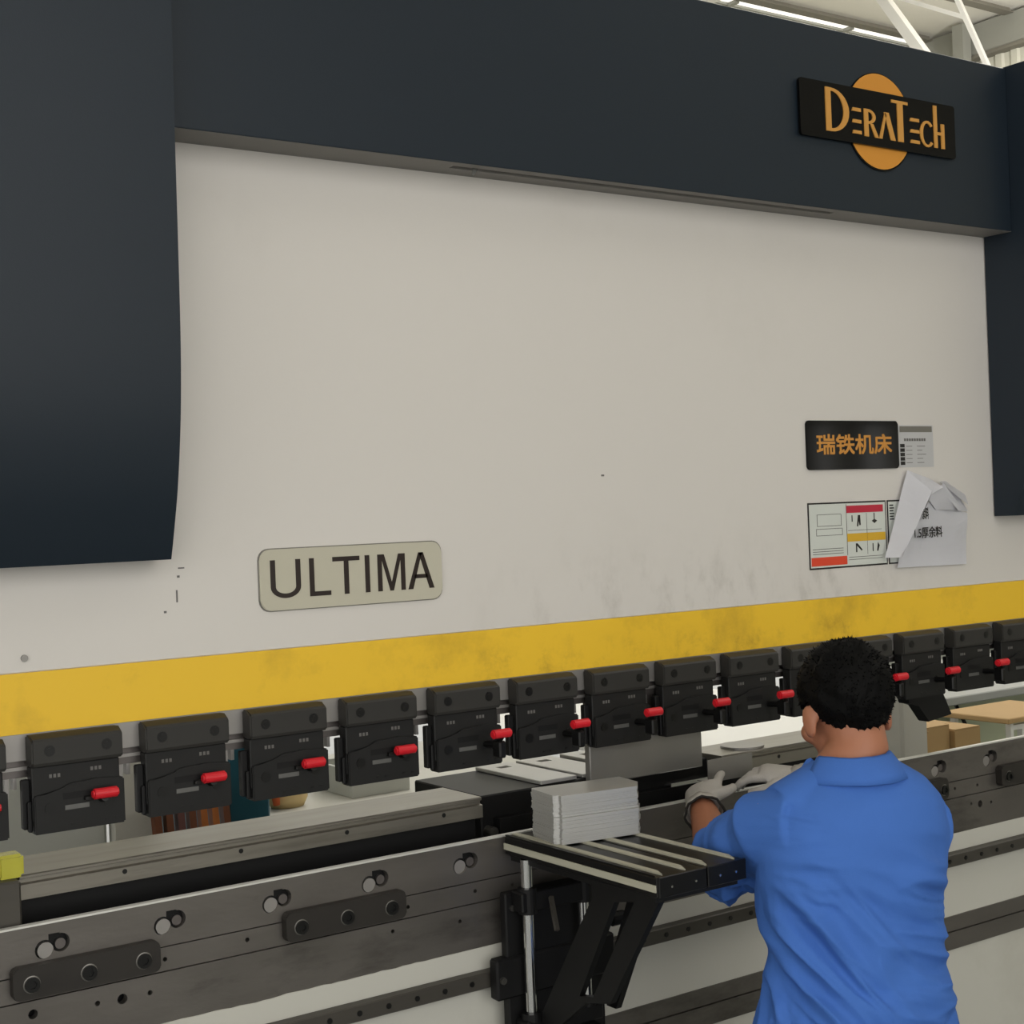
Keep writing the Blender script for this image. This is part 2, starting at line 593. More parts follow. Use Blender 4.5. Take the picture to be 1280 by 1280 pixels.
ram = box('ram', XL, XR, 0.0, 0.09, 1.56, 2.80, 'ram', PB, bevel=0.002)
box('yellow_stripe', XL, XR, -0.0015, 0.09, 1.458, 1.56, 'yellow', ram)
st = box('tool_holder_bar', XL, XR, 0.0, 0.085, 1.413, 1.4575, 'strip', PB)
st2 = box('grooved_bar', XL, XR, 0.012, 0.075, 1.383, 1.413, 'strip2', PB)
box('groove_lip', XL, XR, 0.006, 0.012, 1.396, 1.402, 'strip', st2)
# small hanging steel tabs between the clamps
for k in range(15):
    xg = 0.747 + (k - 1) * 0.1981 + 0.165
    bm = bmesh.new()
    bm_box(bm, xg, xg + 0.007, 0.012, 0.03, 1.352, 1.383)
    bm_box(bm, xg + 0.014, xg + 0.02, 0.012, 0.03, 1.364, 1.383)
    from_bm('hanging_tab', bm, 'strip', st2)
# screw and scratches on the ram
cyl('panel_screw', (0.751, 0.0, 1.585), (0.751, -0.004, 1.585), 0.006, 'boltsteel', ram, 12)
for (sx, sz, a, b) in ((1.036, 1.722, 0.012, 0.0025), (1.03, 1.707, 0.005, 0.004), (1.026, 1.672, 0.003, 0.022), (1.003, 1.645, 0.005, 0.004), (2.01, 1.872, 0.008, 0.004)):
    box('paint_chip', sx - a / 2, sx + a / 2, -0.0006, 0.0, sz - b / 2, sz + b / 2, 'mark', ram)

# fascia (upper front cover)
fas = empty('fascia', (2.17, -0.05, 2.49))
fas.parent = PB
fas.location = Vector((2.17, -0.05, 2.49)) - PB.location
fo = box('front_sheet', 0.985, 3.346, -0.092, -0.086, 2.49, 2.921, 'navy', fas, bevel=0.002)
box('top_sheet', 0.985, 3.346, -0.09, 0.10, 2.913, 2.921, 'navy', fas)
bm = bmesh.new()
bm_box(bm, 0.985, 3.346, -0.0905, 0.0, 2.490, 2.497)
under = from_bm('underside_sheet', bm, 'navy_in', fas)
c = bmesh.new()
bm_box(c, 1.61, 2.70, -0.066, -0.046, 2.40, 2.60)
boolean_cut(under, c)
box('slot_channel', 1.60, 2.71, -0.078, -0.036, 2.4975, 2.53, 'black', fas)
# a scrap of clear film hanging from the slot
bm = bmesh.new()
bm_prism_xz(bm, [(1.655, 2.496), (1.672, 2.496), (1.660, 2.478), (1.652, 2.474)], -0.0675, -0.067)
from_bm('hanging_film', bm, 'tag', fas)

# side covers, front face curved in section
prof = [(-0.166, 2.926), (-0.162, 2.70), (-0.156, 2.45), (-0.152, 2.25), (-0.147, 2.10), (-0.135, 1.98), (-0.113, 1.87), (-0.088, 1.79), (-0.070, 1.74)]
fine = []
for i in range(len(prof) - 1):
    n = 4
    for j in range(n):
        t = j / n
        p0 = prof[max(0, i - 1)]
        p1, p2 = prof[i], prof[i + 1]
        p3 = prof[min(len(prof) - 1, i + 2)]
        q = []
        for d in (0, 1):
            a, b_, c_, e = p0[d], p1[d], p2[d], p3[d]
            q.append(0.5 * ((2 * b_) + (-a + c_) * t + (2 * a - 5 * b_ + 4 * c_ - e) * t * t + (-a + 3 * b_ - 3 * c_ + e) * t ** 3))
        fine.append(tuple(q))
fine.append(prof[-1])
poly = fine + [(-0.004, 1.74), (-0.004, 2.926)]
for (a, b_) in ((0.12, 0.99), (3.347, 4.18)):
    o = prism_yz('side_cover', poly, a, b_, 'navy', PB, smooth=False, bevel=0.0)
    for p in o.data.polygons:
        p.use_smooth = True
    o.data.set_sharp_from_angle(angle=math.radians(25))
    sd = o
    if a < 1:
        sd['label'] = 'left dark blue side cover with curved lower front'
    else:
        sd['label'] = 'right dark blue side cover cut by the picture edge'

# side frames behind (so the machine stands on the floor)
for (a, b_) in ((-0.25, 0.12), (4.18, 4.5)):
    box('side_frame', a, b_, -0.25, 0.42, FLOOR, 2.9, 'bedwhite', PB, bevel=0.01)

# ------------------------------------------------------------------ bed
bed = box('bed', XL, XR, -0.036, 0.10, FLOOR, 1.10, 'black', PB)  # core coloured black to put shade into the plate holes
# upper front plate with clover shaped tool pockets
up = box('upper_plate', XL, XR, -0.060, -0.045, 1.0715, 1.148, 'bedsteel', PB)
c = bmesh.new()
pockets = [0.557 + 0.2045 * i for i in range(0, 17)]
for hx in pockets:
    for (dx, dz, r) in ((-0.013, -0.004, 0.016), (0.014, 0.003, 0.0155)):
        bm_cyl(c, (hx + dx, -0.08, 1.111 + dz), (hx + dx, -0.04, 1.111 + dz), r, 18)
    bm_box(c, hx - 0.006, hx + 0.013, -0.08, -0.04, 1.115, 1.131)
boolean_cut(up, c)
box('pocket_back', XL, XR, -0.0445, -0.040, 1.080, 1.142, 'black', up)  # black backing puts the pockets' shade into the colour
for hx in pockets:  # pale discs stand in for light on the pockets' inner steel
    cyl('pocket_glint', (hx - 0.010, -0.046, 1.104), (hx - 0.010, -0.055, 1.104), 0.0135, 'strip', up, 16)
    cyl('pocket_glint', (hx + 0.016, -0.046, 1.110), (hx + 0.016, -0.052, 1.110), 0.009, 'strip2', up, 16)
box('top_edge', XL, XR, -0.0595, -0.0465, 1.1481, 1.1515, 'edge', up)
lo = box('middle_plate', XL, XR, -0.060, -0.045, 1.029, 1.0695, 'bedsteel', PB)
low = box('lower_plate', XL, XR, -0.0625, -0.045, 0.80, 1.0275, 'bedsteel', PB)
c1, c2 = bmesh.new(), bmesh.new()
for i in range(16):
    hx = 0.62 + 0.245 * i
    bm_cyl(c1, (hx, -0.08, 1.052), (hx, -0.03, 1.052), 0.0042, 10)
    bm_cyl(c1, (hx + 0.09, -0.08, 1.049), (hx + 0.09, -0.03, 1.049), 0.004, 10)
for (hx, hz, r) in ((0.725, 1.006, 0.008), (0.876, 0.998, 0.009), (0.833, 1.000, 0.0045), (0.925, 0.998, 0.0045), (1.408, 1.01, 0.004), (1.56, 1.0, 0.004),
                    (3.13, 1.005, 0.004), (3.165, 1.0, 0.009), (3.21, 0.998, 0.004), (2.55, 1.0, 0.006)):
    bm_cyl(c2, (hx, -0.08, hz), (hx, -0.03, hz), r, 12)
boolean_cut(lo, c1)
boolean_cut(low, c2)
# clamping plates bolted over the seam
for (a, b_) in ((0.69, 0.94), (1.178, 1.43), (2.785, 3.022), (3.235, 3.49)):
    prism_xz('clamping_plate', rrect(a, b_, 1.036, 1.089, 0.010), -0.080, -0.061, 'plate', bed, bevel=0.002)
    for i in range(3):
        hx = a + 0.03 + 0.095 * i
        bm = bmesh.new()
        hz = 1.060
        bm_cyl(bm, (hx, -0.080, hz), (hx, -0.085, hz), 0.0125, 20)
        o = from_bm('socket_bolt', bm, 'bolt', bed)
        c = bmesh.new()
        bm_cyl(c, (hx, -0.09, hz), (hx, -0.082, hz), 0.007, 6)
        boolean_cut(o, c)
        bm = bmesh.new()
        seg = 20
        for j in range(seg):
            t0, t1 = 2 * math.pi * j / seg, 2 * math.pi * (j + 1) / seg
            q = [bm.verts.new((hx + r * math.cos(t), yy, hz + r * math.sin(t))) for (r, t, yy) in
                 ((0.0125, t0, -0.0805), (0.0125, t1, -0.0805), (0.0145, t1, -0.0802), (0.0145, t0, -0.0802))]
            bm.faces.new(q)
        from_bm('bolt_washer', bm, 'boltsteel', bed)
# white paint with an uneven upper edge
bm = bmesh.new()
T = []
n = 260
for i in range(n + 1):
    x = XL + (XR - XL) * i / n
    z = 0.940 + (0.0025 * noise.noise(Vector((x * 14, 0.3, 0))) + 0.0018 * noise.noise(Vector((x * 60, 2.3, 0))) if x < 1.5 else 0.0)
    T.append((x, z))
bm_prism_xz(bm, T + [(XR, 0.735), (XL, 0.735)], -0.0645, -0.0625)
from_bm('white_panel', bm, 'bedwhite', PB)
box('lower_white_panel', XL, XR, -0.066, -0.045, FLOOR + 0.12, 0.652, 'bedwhite', PB)
box('plinth', XL, XR, -0.05, -0.045, FLOOR, FLOOR + 0.12, 'black', PB)
box('lower_steel_strip', XL, XR, -0.068, -0.045, 0.698, 0.735, 'bedsteel', PB)
box('lower_steel_strip', XL, XR, -0.070, -0.045, 0.652, 0.695, 'bedsteel', PB)
box('steel_core', XL, XR, -0.0625, -0.045, 0.652, 0.80, 'rail', PB)
rail = box('guide_rail', XL, XR, -0.090, -0.0645, 0.866, 0.897, 'rail', PB, bevel=0.002)
for i in range(64):
    hx = 0.19 + 0.0625 * i
    if hx < XR - 0.02:
        cyl('rail_bolt', (hx, -0.0895, 0.8815), (hx, -0.0915, 0.8815), 0.0055, 'bolt', rail, 10)

# ------------------------------------------------------------------ lower dies
def die_bar(a, b_, lab, ydepth):
    t = empty('lower_die', ((a + b_) / 2, 0.06, 1.10))
    pr = [(0.0, 1.180), (0.0, 1.205), (0.009, 1.207), (0.009, 1.213), (0.003, 1.215), (0.003, 1.219), (0.005, 1.221), (ydepth, 1.221), (ydepth, 1.180)]
    prism_yz('die_head', pr, a, b_, 'die', t)
    prism_yz('die_base', [(0.030, 1.10), (0.030, 1.1799), (ydepth - 0.03, 1.1799), (ydepth - 0.03, 1.10)], a, b_, 'black', t)
    for i in range(int((b_ - a) / 0.22)):
        cyl('set_screw', (a + 0.18 + 0.22 * i, 0.0005, 1.198), (a + 0.18 + 0.22 * i, -0.0008, 1.198), 0.0045, 'bolt', t, 10)
    tag(t, lab, 'die')


die_bar(0.731, 1.665, 'long steel lower die bar on the bed, left of the work support', 0.15)
die_bar(2.33, 2.80, 'short steel lower die bar behind the worker', 0.135)

# end block with the yellow plastic piece
t = empty('die_stop', (0.66, 0.03, 1.10))
box('stop_block', 0.58, 0.722, -0.035, 0.12, 1.10, 1.222, 'rail', t, bevel=0.004)
box('stop_foot', 0.56, 0.735, -0.04, 0.13, 1.100, 1.112, 'black', t)
tag(t, 'dark steel stop block at the left end of the lower die', 'stop')
t = empty('plastic_block', (0.715, 0.0, 1.222))
o = box('clear_body', 0.690, 0.733, -0.02, 0.02, 1.2225, 1.262, 'yellowclear', t, bevel=0.005, seg=2)
bm = bmesh.new()
bm_box(bm, 0.711, 0.715, -0.002, 0.002, 1.227, 1.250)
bm_box(bm, 0.703, 0.723, -0.002, 0.002, 1.250, 1.255)
from_bm('inner_pin', bm, 'yellowcore', t)
tag(t, 'translucent yellow plastic block on the dark stop block', 'plastic block')

# die holder with slotted plates
t = empty('die_holder', (2.0, 0.17, 1.10))
hb = box('holder_body', 1.69, 2.325, 0.045, 0.31, 1.10, 1.213, 'black', t, bevel=0.003)
box('holder_flange', 1.72, 2.325, 0.02, 0.045, 1.10, 1.165, 'black', t)
for (a, b_) in ((1.85, 1.947), (1.963, 2.060), (2.09, 2.187), (2.205, 2.302)):
    o = box('slotted_plate', a, b_, 0.05, 0.305, 1.2135, 1.222, 'sheet', t, bevel=0.0015)
    c = bmesh.new()
    bm_box(c, a + 0.03, a + 0.062, 0.245, 0.268, 1.216, 1.24)
    boolean_cut(o, c)
cyl('clamp_screw', (1.705, 0.045, 1.14), (1.705, 0.02, 1.14), 0.011, 'boltsteel', t, 14)
box('bright_ledge', 2.17, 2.30, -0.002, 0.02, 1.172, 1.180, 'chrome', t)
tag(t, 'black die holder with slotted light steel plates on top', 'die holder')

# hanging punches
t = empty('punch', (2.1, 0.0, 1.205))
box('punch_blade', 1.945, 2.268, -0.0012, 0.018, 1.206, 1.299, 'sheetdull', t, bevel=0.002)
box('punch_tang', 1.955, 2.258, 0.0185, 0.030, 1.28, 1.383, 'strip2', t)
tag(t, 'grey steel punch plate hanging under the clamps above the die holder', 'punch')
t = empty('punch', (3.07, 0.03, 1.215))
prism_xz('punch_blade', [(2.985, 1.299), (3.125, 1.299), (3.165, 1.225), (3.07, 1.215), (3.035, 1.262), (2.995, 1.27)], 0.015, 0.05, 'black', t, bevel=0.002)
box('punch_tang', 3.0, 3.12, 0.03, 0.042, 1.28, 1.383, 'black', t)
tag(t, 'black slanted punch hanging from the clamps right of the worker', 'punch')
t = empty('punch', (2.78, 0.03, 1.225))
box('punch_blade', 2.72, 2.86, 0.015, 0.05, 1.2225, 1.299, 'black', t, bevel=0.002)
box('punch_tang', 2.73, 2.85, 0.03, 0.042, 1.28, 1.383, 'black', t)
tag(t, 'black upright punch seen just right of the worker\'s neck', 'punch')

# round plate on the right die
o = cyl('round_plate', (2.452, 0.062, 1.2215), (2.452, 0.062, 1.2265), 0.052, 'sheetdull', None, 40)
recentre(o)
tag(o, 'thin round steel disc lying on the die bar behind the worker', 'disc')

# ------------------------------------------------------------------ tool clamps
def clamp_parts():
    """a clamp with its left lower corner at x=0; y=0 is the ram front"""
    P = []
    # cap with a slanted top
    bm = bmesh.new()
    pr = [(0.0, 1.4555), (-0.030, 1.4555), (-0.064, 1.4500), (-0.070, 1.446), (-0.070, 1.411), (-0.066, 1.406), (-0.050, 1.406), (0.0, 1.406)]
    A = [bm.verts.new((0.0, p[0] - 0.0022, p[1])) for p in pr]
    B = [bm.verts.new((0.155, p[0] - 0.0022, p[1])) for p in pr]
    bm.faces.new(A)
    bm.faces.new(B[::-1])
    for i in range(len(pr)):
        bm.faces.new((A[i], B[i], B[(i + 1) % len(pr)], A[(i + 1) % len(pr)]))
    es = [e for e in bm.edges if any(len(f.verts) > 4 for f in e.link_faces)]
    bmesh.ops.bevel(bm, geom=es, offset=0.003, segments=2, affect='EDGES', clamp_overlap=True)
    P.append(('cap', bm, 'clampcap'))
    for hx in (0.030, 0.127):
        bm = bmesh.new()
        bm_cyl(bm, (hx, -0.071, 1.430), (hx, -0.0735, 1.430), 0.0092, 16)
        bm_cyl(bm, (hx, -0.0735, 1.430), (hx, -0.0745, 1.430), 0.0052, 6)
        P.append(('cap_bolt', bm, 'bolt'))
    # neck
    bm = bmesh.new()
    bm_box(bm, 0.001, 0.150, -0.056, -0.003, 1.318, 1.4055, 0.002)
    P.append(('neck', bm, 'clamp'))
    # jaw: lower block with a sloping shoulder and a slot
    bm = bmesh.new()
    bm_prism_xz(bm, [(0.002, 1.297), (0.156, 1.297), (0.156, 1.372), (0.110, 1.376), (0.062, 1.373), (0.040, 1.362), (0.002, 1.359)], -0.068, -0.004)
    bmesh.ops.bevel(bm, geom=list(bm.edges), offset=0.0025, segments=2, affect='EDGES', clamp_overlap=True)
    P.append(('jaw', bm, 'clamp'))
    bm = bmesh.new()
    bm_box(bm, -0.012, 0.001, -0.034, -0.004, 1.305, 1.385, 0.002)
    bm_box(bm, -0.006, 0.001, -0.05, -0.034, 1.301, 1.35, 0.002)
    P.append(('side_block', bm, 'black'))
    for hx in (0.028, 0.128):
        bm = bmesh.new()
        bm_cyl(bm, (hx, -0.068, 1.337), (hx, -0.0705, 1.337), 0.0092, 16)
        P.append(('jaw_bolt', bm, 'bolt'))
    bm = bmesh.new()
    bm_box(bm, 0.053, 0.094, -0.0692, -0.068, 1.331, 1.3385)
    P.append(('name_tag', bm, 'tag'))
    for g0, v in ((0.030, 1.388), (0.100, 1.392)):
        bm = bmesh.new()
        for q in range(3):
            bm_box(bm, g0 + 0.007 * q, g0 + 0.007 * q + 0.0045, -0.0565, -0.056, v - 0.003, v + 0.003)
        P.append(('stamped_mark', bm, 'mark'))
    bm = bmesh.new()
    bm_box(bm, 0.050, 0.100, -0.0686, -0.068, 1.348, 1.359)
    P.append(('lever_slot', bm, 'black'))
    bm = bmesh.new()
    for hx in (0.06, 0.078, 0.118, 0.136):
        bm_box(bm, hx, hx + 0.006, -0.0688, -0.068, 1.305, 1.309)
    P.append(('edge_notch', bm, 'bolt'))
    return P


parts = []
for nm, bm, m in clamp_parts():
    bmesh.ops.recalc_face_normals(bm, faces=bm.faces)
    me = bpy.data.meshes.new(nm)
    bm.to_mesh(me)
    bm.free()
    me.materials.append(MT[m])
    for v in me.vertices:
        v.co = Vector((v.co.x * 1.012, v.co.y * 0.47, 1.4555 - (1.4555 - v.co.z) * 1.04))
    me.transform(Matrix.Translation((0, 0, -1.30)))
    parts.append((nm, me))


def lever_mesh(open_):
    bm = bmesh.new()
    yy = -0.090 if open_ else -0.050
    zz = 1.361 if open_ else 1.349
    x0 = 0.095
    bm_cyl(bm, (x0, yy, zz), (x0 + 0.045, yy, zz), 0.0092, 16)
    es = [e for e in bm.edges if any(len(f.verts) > 4 for f in e.link_faces)]
    bmesh.ops.bevel(bm, geom=es, offset=0.003, segments=2, affect='EDGES')
    bmesh.ops.recalc_face_normals(bm, faces=bm.faces)
    a = bpy.data.meshes.new('lever_grip')
    bm.to_mesh(a)
    bm.free()
    a.materials.append(MT['red'])
    bm = bmesh.new()
    if open_:
        bm_cyl(bm, (0.118, -0.030, 1.334), (0.118, -0.070, 1.336), 0.007, 10)
        bm_cyl(bm, (0.118, -0.066, 1.332), (0.118, yy, zz - 0.005), 0.0065, 10)
        bm_box(bm, 0.110, 0.126, -0.094, -0.066, 1.312, 1.346, 0.003)
    else:
        bm_box(bm, 0.086, 0.142, -0.0415, -0.0315, 1.338, 1.3455, 0.001)
        bm_cyl(bm, (0.118, -0.030, 1.337), (0.118, -0.047, 1.341), 0.007, 10)
    bmesh.ops.recalc_face_normals(bm, faces=bm.faces)
    b_ = bpy.data.meshes.new('lever_stem')
    bm.to_mesh(b_)
    bm.free()
    b_.materials.append(MT['bolt'])
    for me in (a, b_):
        me.transform(Matrix.Translation((0, 0, -1.30)))
    return a, b_


LEV = {False: lever_mesh(False), True: lever_mesh(True)}
ords = ['cut off by the left picture edge', 'first whole one from the left', 'second whole one from the left', 'third whole one from the left',
        'fourth from the left', 'fifth from the left', 'sixth from the left', 'seventh from the left, left half of the grey punch',
        'eighth from the left, right half of the grey punch', 'just left of the worker\'s head', 'hidden behind the left of the worker\'s head',
        'behind the right of the worker\'s head', 'first right of the worker\'s head', 'second right of the worker\'s head', 'cut off by the right picture edge']
for k in range(15):
    X0 = 0.747 + (k - 1) * 0.1981
    t = empty('tool_clamp', (X0, 0, 1.30))
    for nm, me in parts:
        o = bpy.data.objects.new(nm, me)
        COL.objects.link(o)
        o.parent = t
        if nm in ('stamped_mark', 'edge_notch'):
            o['kind'] = 'stuff'
    op = k >= 5
    g, s_ = LEV[op]
    lv = bpy.data.objects.new('lever', g)
    COL.objects.link(lv)
    lv.parent = t
    lv['label'] = 'red cylindrical lever grip'
    o = bpy.data.objects.new('lever_stem', s_)
    COL.objects.link(o)
    o.parent = lv
    if op and k % 3 == 0:
        lv.location = (0.002, 0.002, -0.003)
    tag(t, 'black tool clamp with red lever, ' + ords[k], 'tool clamp', 'tool clamps under the yellow stripe')


# ------------------------------------------------------------------ signs on the machine
# brand sign on the fascia
yS = -0.092
t = empty('brand_sign', (2.84, yS, 2.66))
bm = bmesh.new()
CX, CZs, RR = 2.838, 2.7185, 0.1165
cp = [(CX + RR * math.cos(2 * math.pi * i / 64), CZs + RR * math.sin(2 * math.pi * i / 64)) for i in range(64)]
dsk = prism_xz('sun_disc', cp, yS - 0.004, yS - 0.0002, 'orange', t)
cp = [(CX + (RR + 0.0035) * math.cos(2 * math.pi * i / 64), CZs - 0.001 + (RR + 0.0035) * math.sin(2 * math.pi * i / 64)) for i in range(64)]
prism_xz('disc_rim', cp, yS - 0.003, yS - 0.0002, 'gloss_black', t)
prism_xz('name_bar', rrect(2.556, 3.114, 2.654, 2.788, 0.006), yS - 0.011, yS - 0.004, 'gloss_black', t, bevel=0.002)


def strokes(polys, name, m, parent, y0, y1):
    bm = bmesh.new()
    for p in polys:
        bm_prism_xz(bm, p, y0, y1)
    return from_bm(name, bm, m, parent)


def pix(u, v):
    """local grid of the lettering: u right 0..100, v up 0..100, to the bar's face"""
    return (2.640 + u / 100.0 * 0.428, 2.672 + v / 100.0 * 0.104)


def arc(cx, cz, ru, rv, a0, a1, n=14):
    return [(cx + ru * math.cos(math.radians(a0 + (a1 - a0) * i / n)), cz + rv * math.sin(math.radians(a0 + (a1 - a0) * i / n))) for i in range(n + 1)]


def band(cx, cz, ru, rv, wu, wv, a0, a1):
    o_ = arc(cx, cz, ru, rv, a0, a1)
    i_ = arc(cx, cz, ru - wu, rv - wv, a0, a1)
    return [[o_[i], o_[i + 1], i_[i + 1], i_[i]] for i in range(len(o_) - 1)]


def Q(polys):
    return [[pix(*p) for p in poly] for poly in polys]


yA, yB = yS - 0.0135, yS - 0.011
L_ = []
L_.append(('D', [[(0, 0), (4.2, 0), (4.2, 100), (0, 100)]] + band(4.2, 50, 14.5, 50, 4.4, 7, -90, 90)))
L_.append(('E', [[(21, 4), (28.5, 4), (28.5, 12), (21.8, 12)], [(21, 29), (28.5, 29), (28.5, 37), (21.8, 37)], [(21, 56), (28.5, 56), (28.5, 64), (21.8, 64)]]))
L_.append(('R', [[(31.0, 2), (34.4, 2), (34.4, 66), (31.0, 66)]] + band(34.4, 49, 6.2, 17, 2.6, 6, -90, 90) + [[(35.6, 33), (38.4, 33), (42.8, 2), (39.8, 2)]]))
L_.append(('A', [[(43.0, 2), (45.6, 2), (49.6, 58), (48.6, 66)], [(48.0, 66), (51.8, 66), (57.0, 2), (53.0, 2)]]))
L_.append(('T', [[(59.2, 2), (64.0, 2), (64.0, 92), (59.2, 92)], [(54.5, 92), (68.4, 92), (68.4, 99), (54.5, 99)]]))
L_.append(('E', [[(69.8, 4), (78, 4), (78, 12), (70.6, 12)], [(69.8, 29), (78, 29), (78, 37), (70.6, 37)], [(69.8, 56), (78, 56), (78, 64), (70.6, 64)]]))
L_.append(('C', band(85.0, 32, 6.5, 32, 2.6, 6, 42, 318)))
L_.append(('h', [[(91.0, 2), (94.0, 2), (94.0, 104), (91.0, 104)], [(97.4, 2), (100.4, 2), (100.4, 62), (97.4, 62)], [(94, 34), (97.4, 34), (97.4, 41), (94, 41)]]))
for nm, polys in L_:
    polys = Q(polys)
    strokes(polys, 'letter', 'gold', t, yA, yB)
tag(t, 'black and gold DeraTech sign over an orange disc on the dark fascia', 'sign')

# ULTIMA plate
t = empty('name_plate', (1.386, 0.0, 1.631))
prism_xz('plate_rim', rrect(1.185, 1.587, 1.631, 1.749, 0.022), -0.0020, -0.0002, 'rim', t)
prism_xz('resin_plate', rrect(1.1868, 1.5852, 1.6328, 1.7472, 0.021), -0.0055, -0.0020, 'resin', t, bevel=0.0016)
UX0, UX1, UZ0, UZ1 = 1.208, 1.566, 1.655, 1.727


def ul(polys):
    strokes([[(UX0 + u / 100 * (UX1 - UX0), UZ0 + v / 100 * (UZ1 - UZ0)) for (u, v) in p] for p in polys], 'letter', 'ultink', t, -0.0062, -0.0055)


ul([[(0, 30), (2.9, 30), (2.9, 100), (0, 100)], [(14.6, 30), (17.5, 30), (17.5, 100), (14.6, 100)]] + band(8.75, 30, 8.75, 30, 2.9, 12, 180, 360))
ul([[(22.6, 0), (25.5, 0), (25.5, 100), (22.6, 100)], [(25.5, 0), (35.2, 0), (35.2, 12), (25.5, 12)]])
ul([[(36.5, 88), (53.0, 88), (53.0, 100), (36.5, 100)], [(43.3, 0), (46.2, 0), (46.2, 88), (43.3, 88)]])
ul([[(56.2, 0), (59.1, 0), (59.1, 100), (56.2, 100)]])
ul([[(64.0, 0), (66.8, 0), (66.8, 100), (64.0, 100)], [(78.6, 0), (81.4, 0), (81.4, 100), (78.6, 100)],
    [(66.8, 100), (66.8, 84), (71.6, 0), (72.8, 22), (68.2, 100)], [(78.6, 100), (77.2, 100), (72.6, 22), (73.8, 0), (78.6, 84)], [(71.6, 0), (73.8, 0), (72.7, 24)]])
ul([[(83.0, 0), (86.2, 0), (91.9, 90), (93.2, 100), (90.1, 100)], [(100.0, 0), (96.8, 0), (91.0, 90), (90.4, 100), (93.2, 100)], [(86.9, 29), (96.2, 29), (95.6, 40), (87.6, 40)]])
tag(t, 'rounded beige name plate lettered ULTIMA on the cream ram', 'name plate')

# Chinese name plate
t = empty('name_plate', (2.804, 0.0, 1.874))
prism_xz('plate', rrect(2.639, 2.969, 1.874, 1.994, 0.008), -0.006, -0.0002, 'gloss_black', t, bevel=0.002)
lettering('lettering', '瑞铁机床', 2.672, 2.942, 1.912, 1.960, -0.0061, 'goldcn', t, 0.0004, fat=0.0012)
tag(t, 'glossy black plate with gold Chinese characters on the cream ram', 'name plate')

# small spec label
t = empty('spec_label', (3.042, 0, 1.876))
box('label_sheet', 2.975, 3.109, -0.0012, -0.0002, 1.876, 1.984, 'labelw', t)
bm = bmesh.new()
for i in range(5):
    bm_box(bm, 2.980, 2.997, -0.0017, -0.0012, 1.882 + 0.0112 * i, 1.891 + 0.0112 * i)
from_bm('code_block', bm, 'ink', t)
bm = bmesh.new()
bm_box(bm, 2.980, 3.105, -0.0016, -0.0012, 1.966, 1.981)
from_bm('header_band', bm, 'rim', t)
bm = bmesh.new()
for i in range(9):
    bm_box(bm, 2.996 + 0.0095 * i, 3.003 + 0.0095 * i, -0.0016, -0.0012, 1.943, 1.950)
for i in range(5):
    bm_box(bm, 3.003, 3.026, -0.0016, -0.0012, 1.887 + 0.0105 * i, 1.8885 + 0.0105 * i)
    bm_box(bm, 3.045, 3.045 + 0.018 + 0.025 * random.random(), -0.0016, -0.0012, 1.887 + 0.0105 * i, 1.8885 + 0.0105 * i)
from_bm('print_line', bm, 'mark', t)
tag(t, 'small silver printed label right of the black plate', 'label')


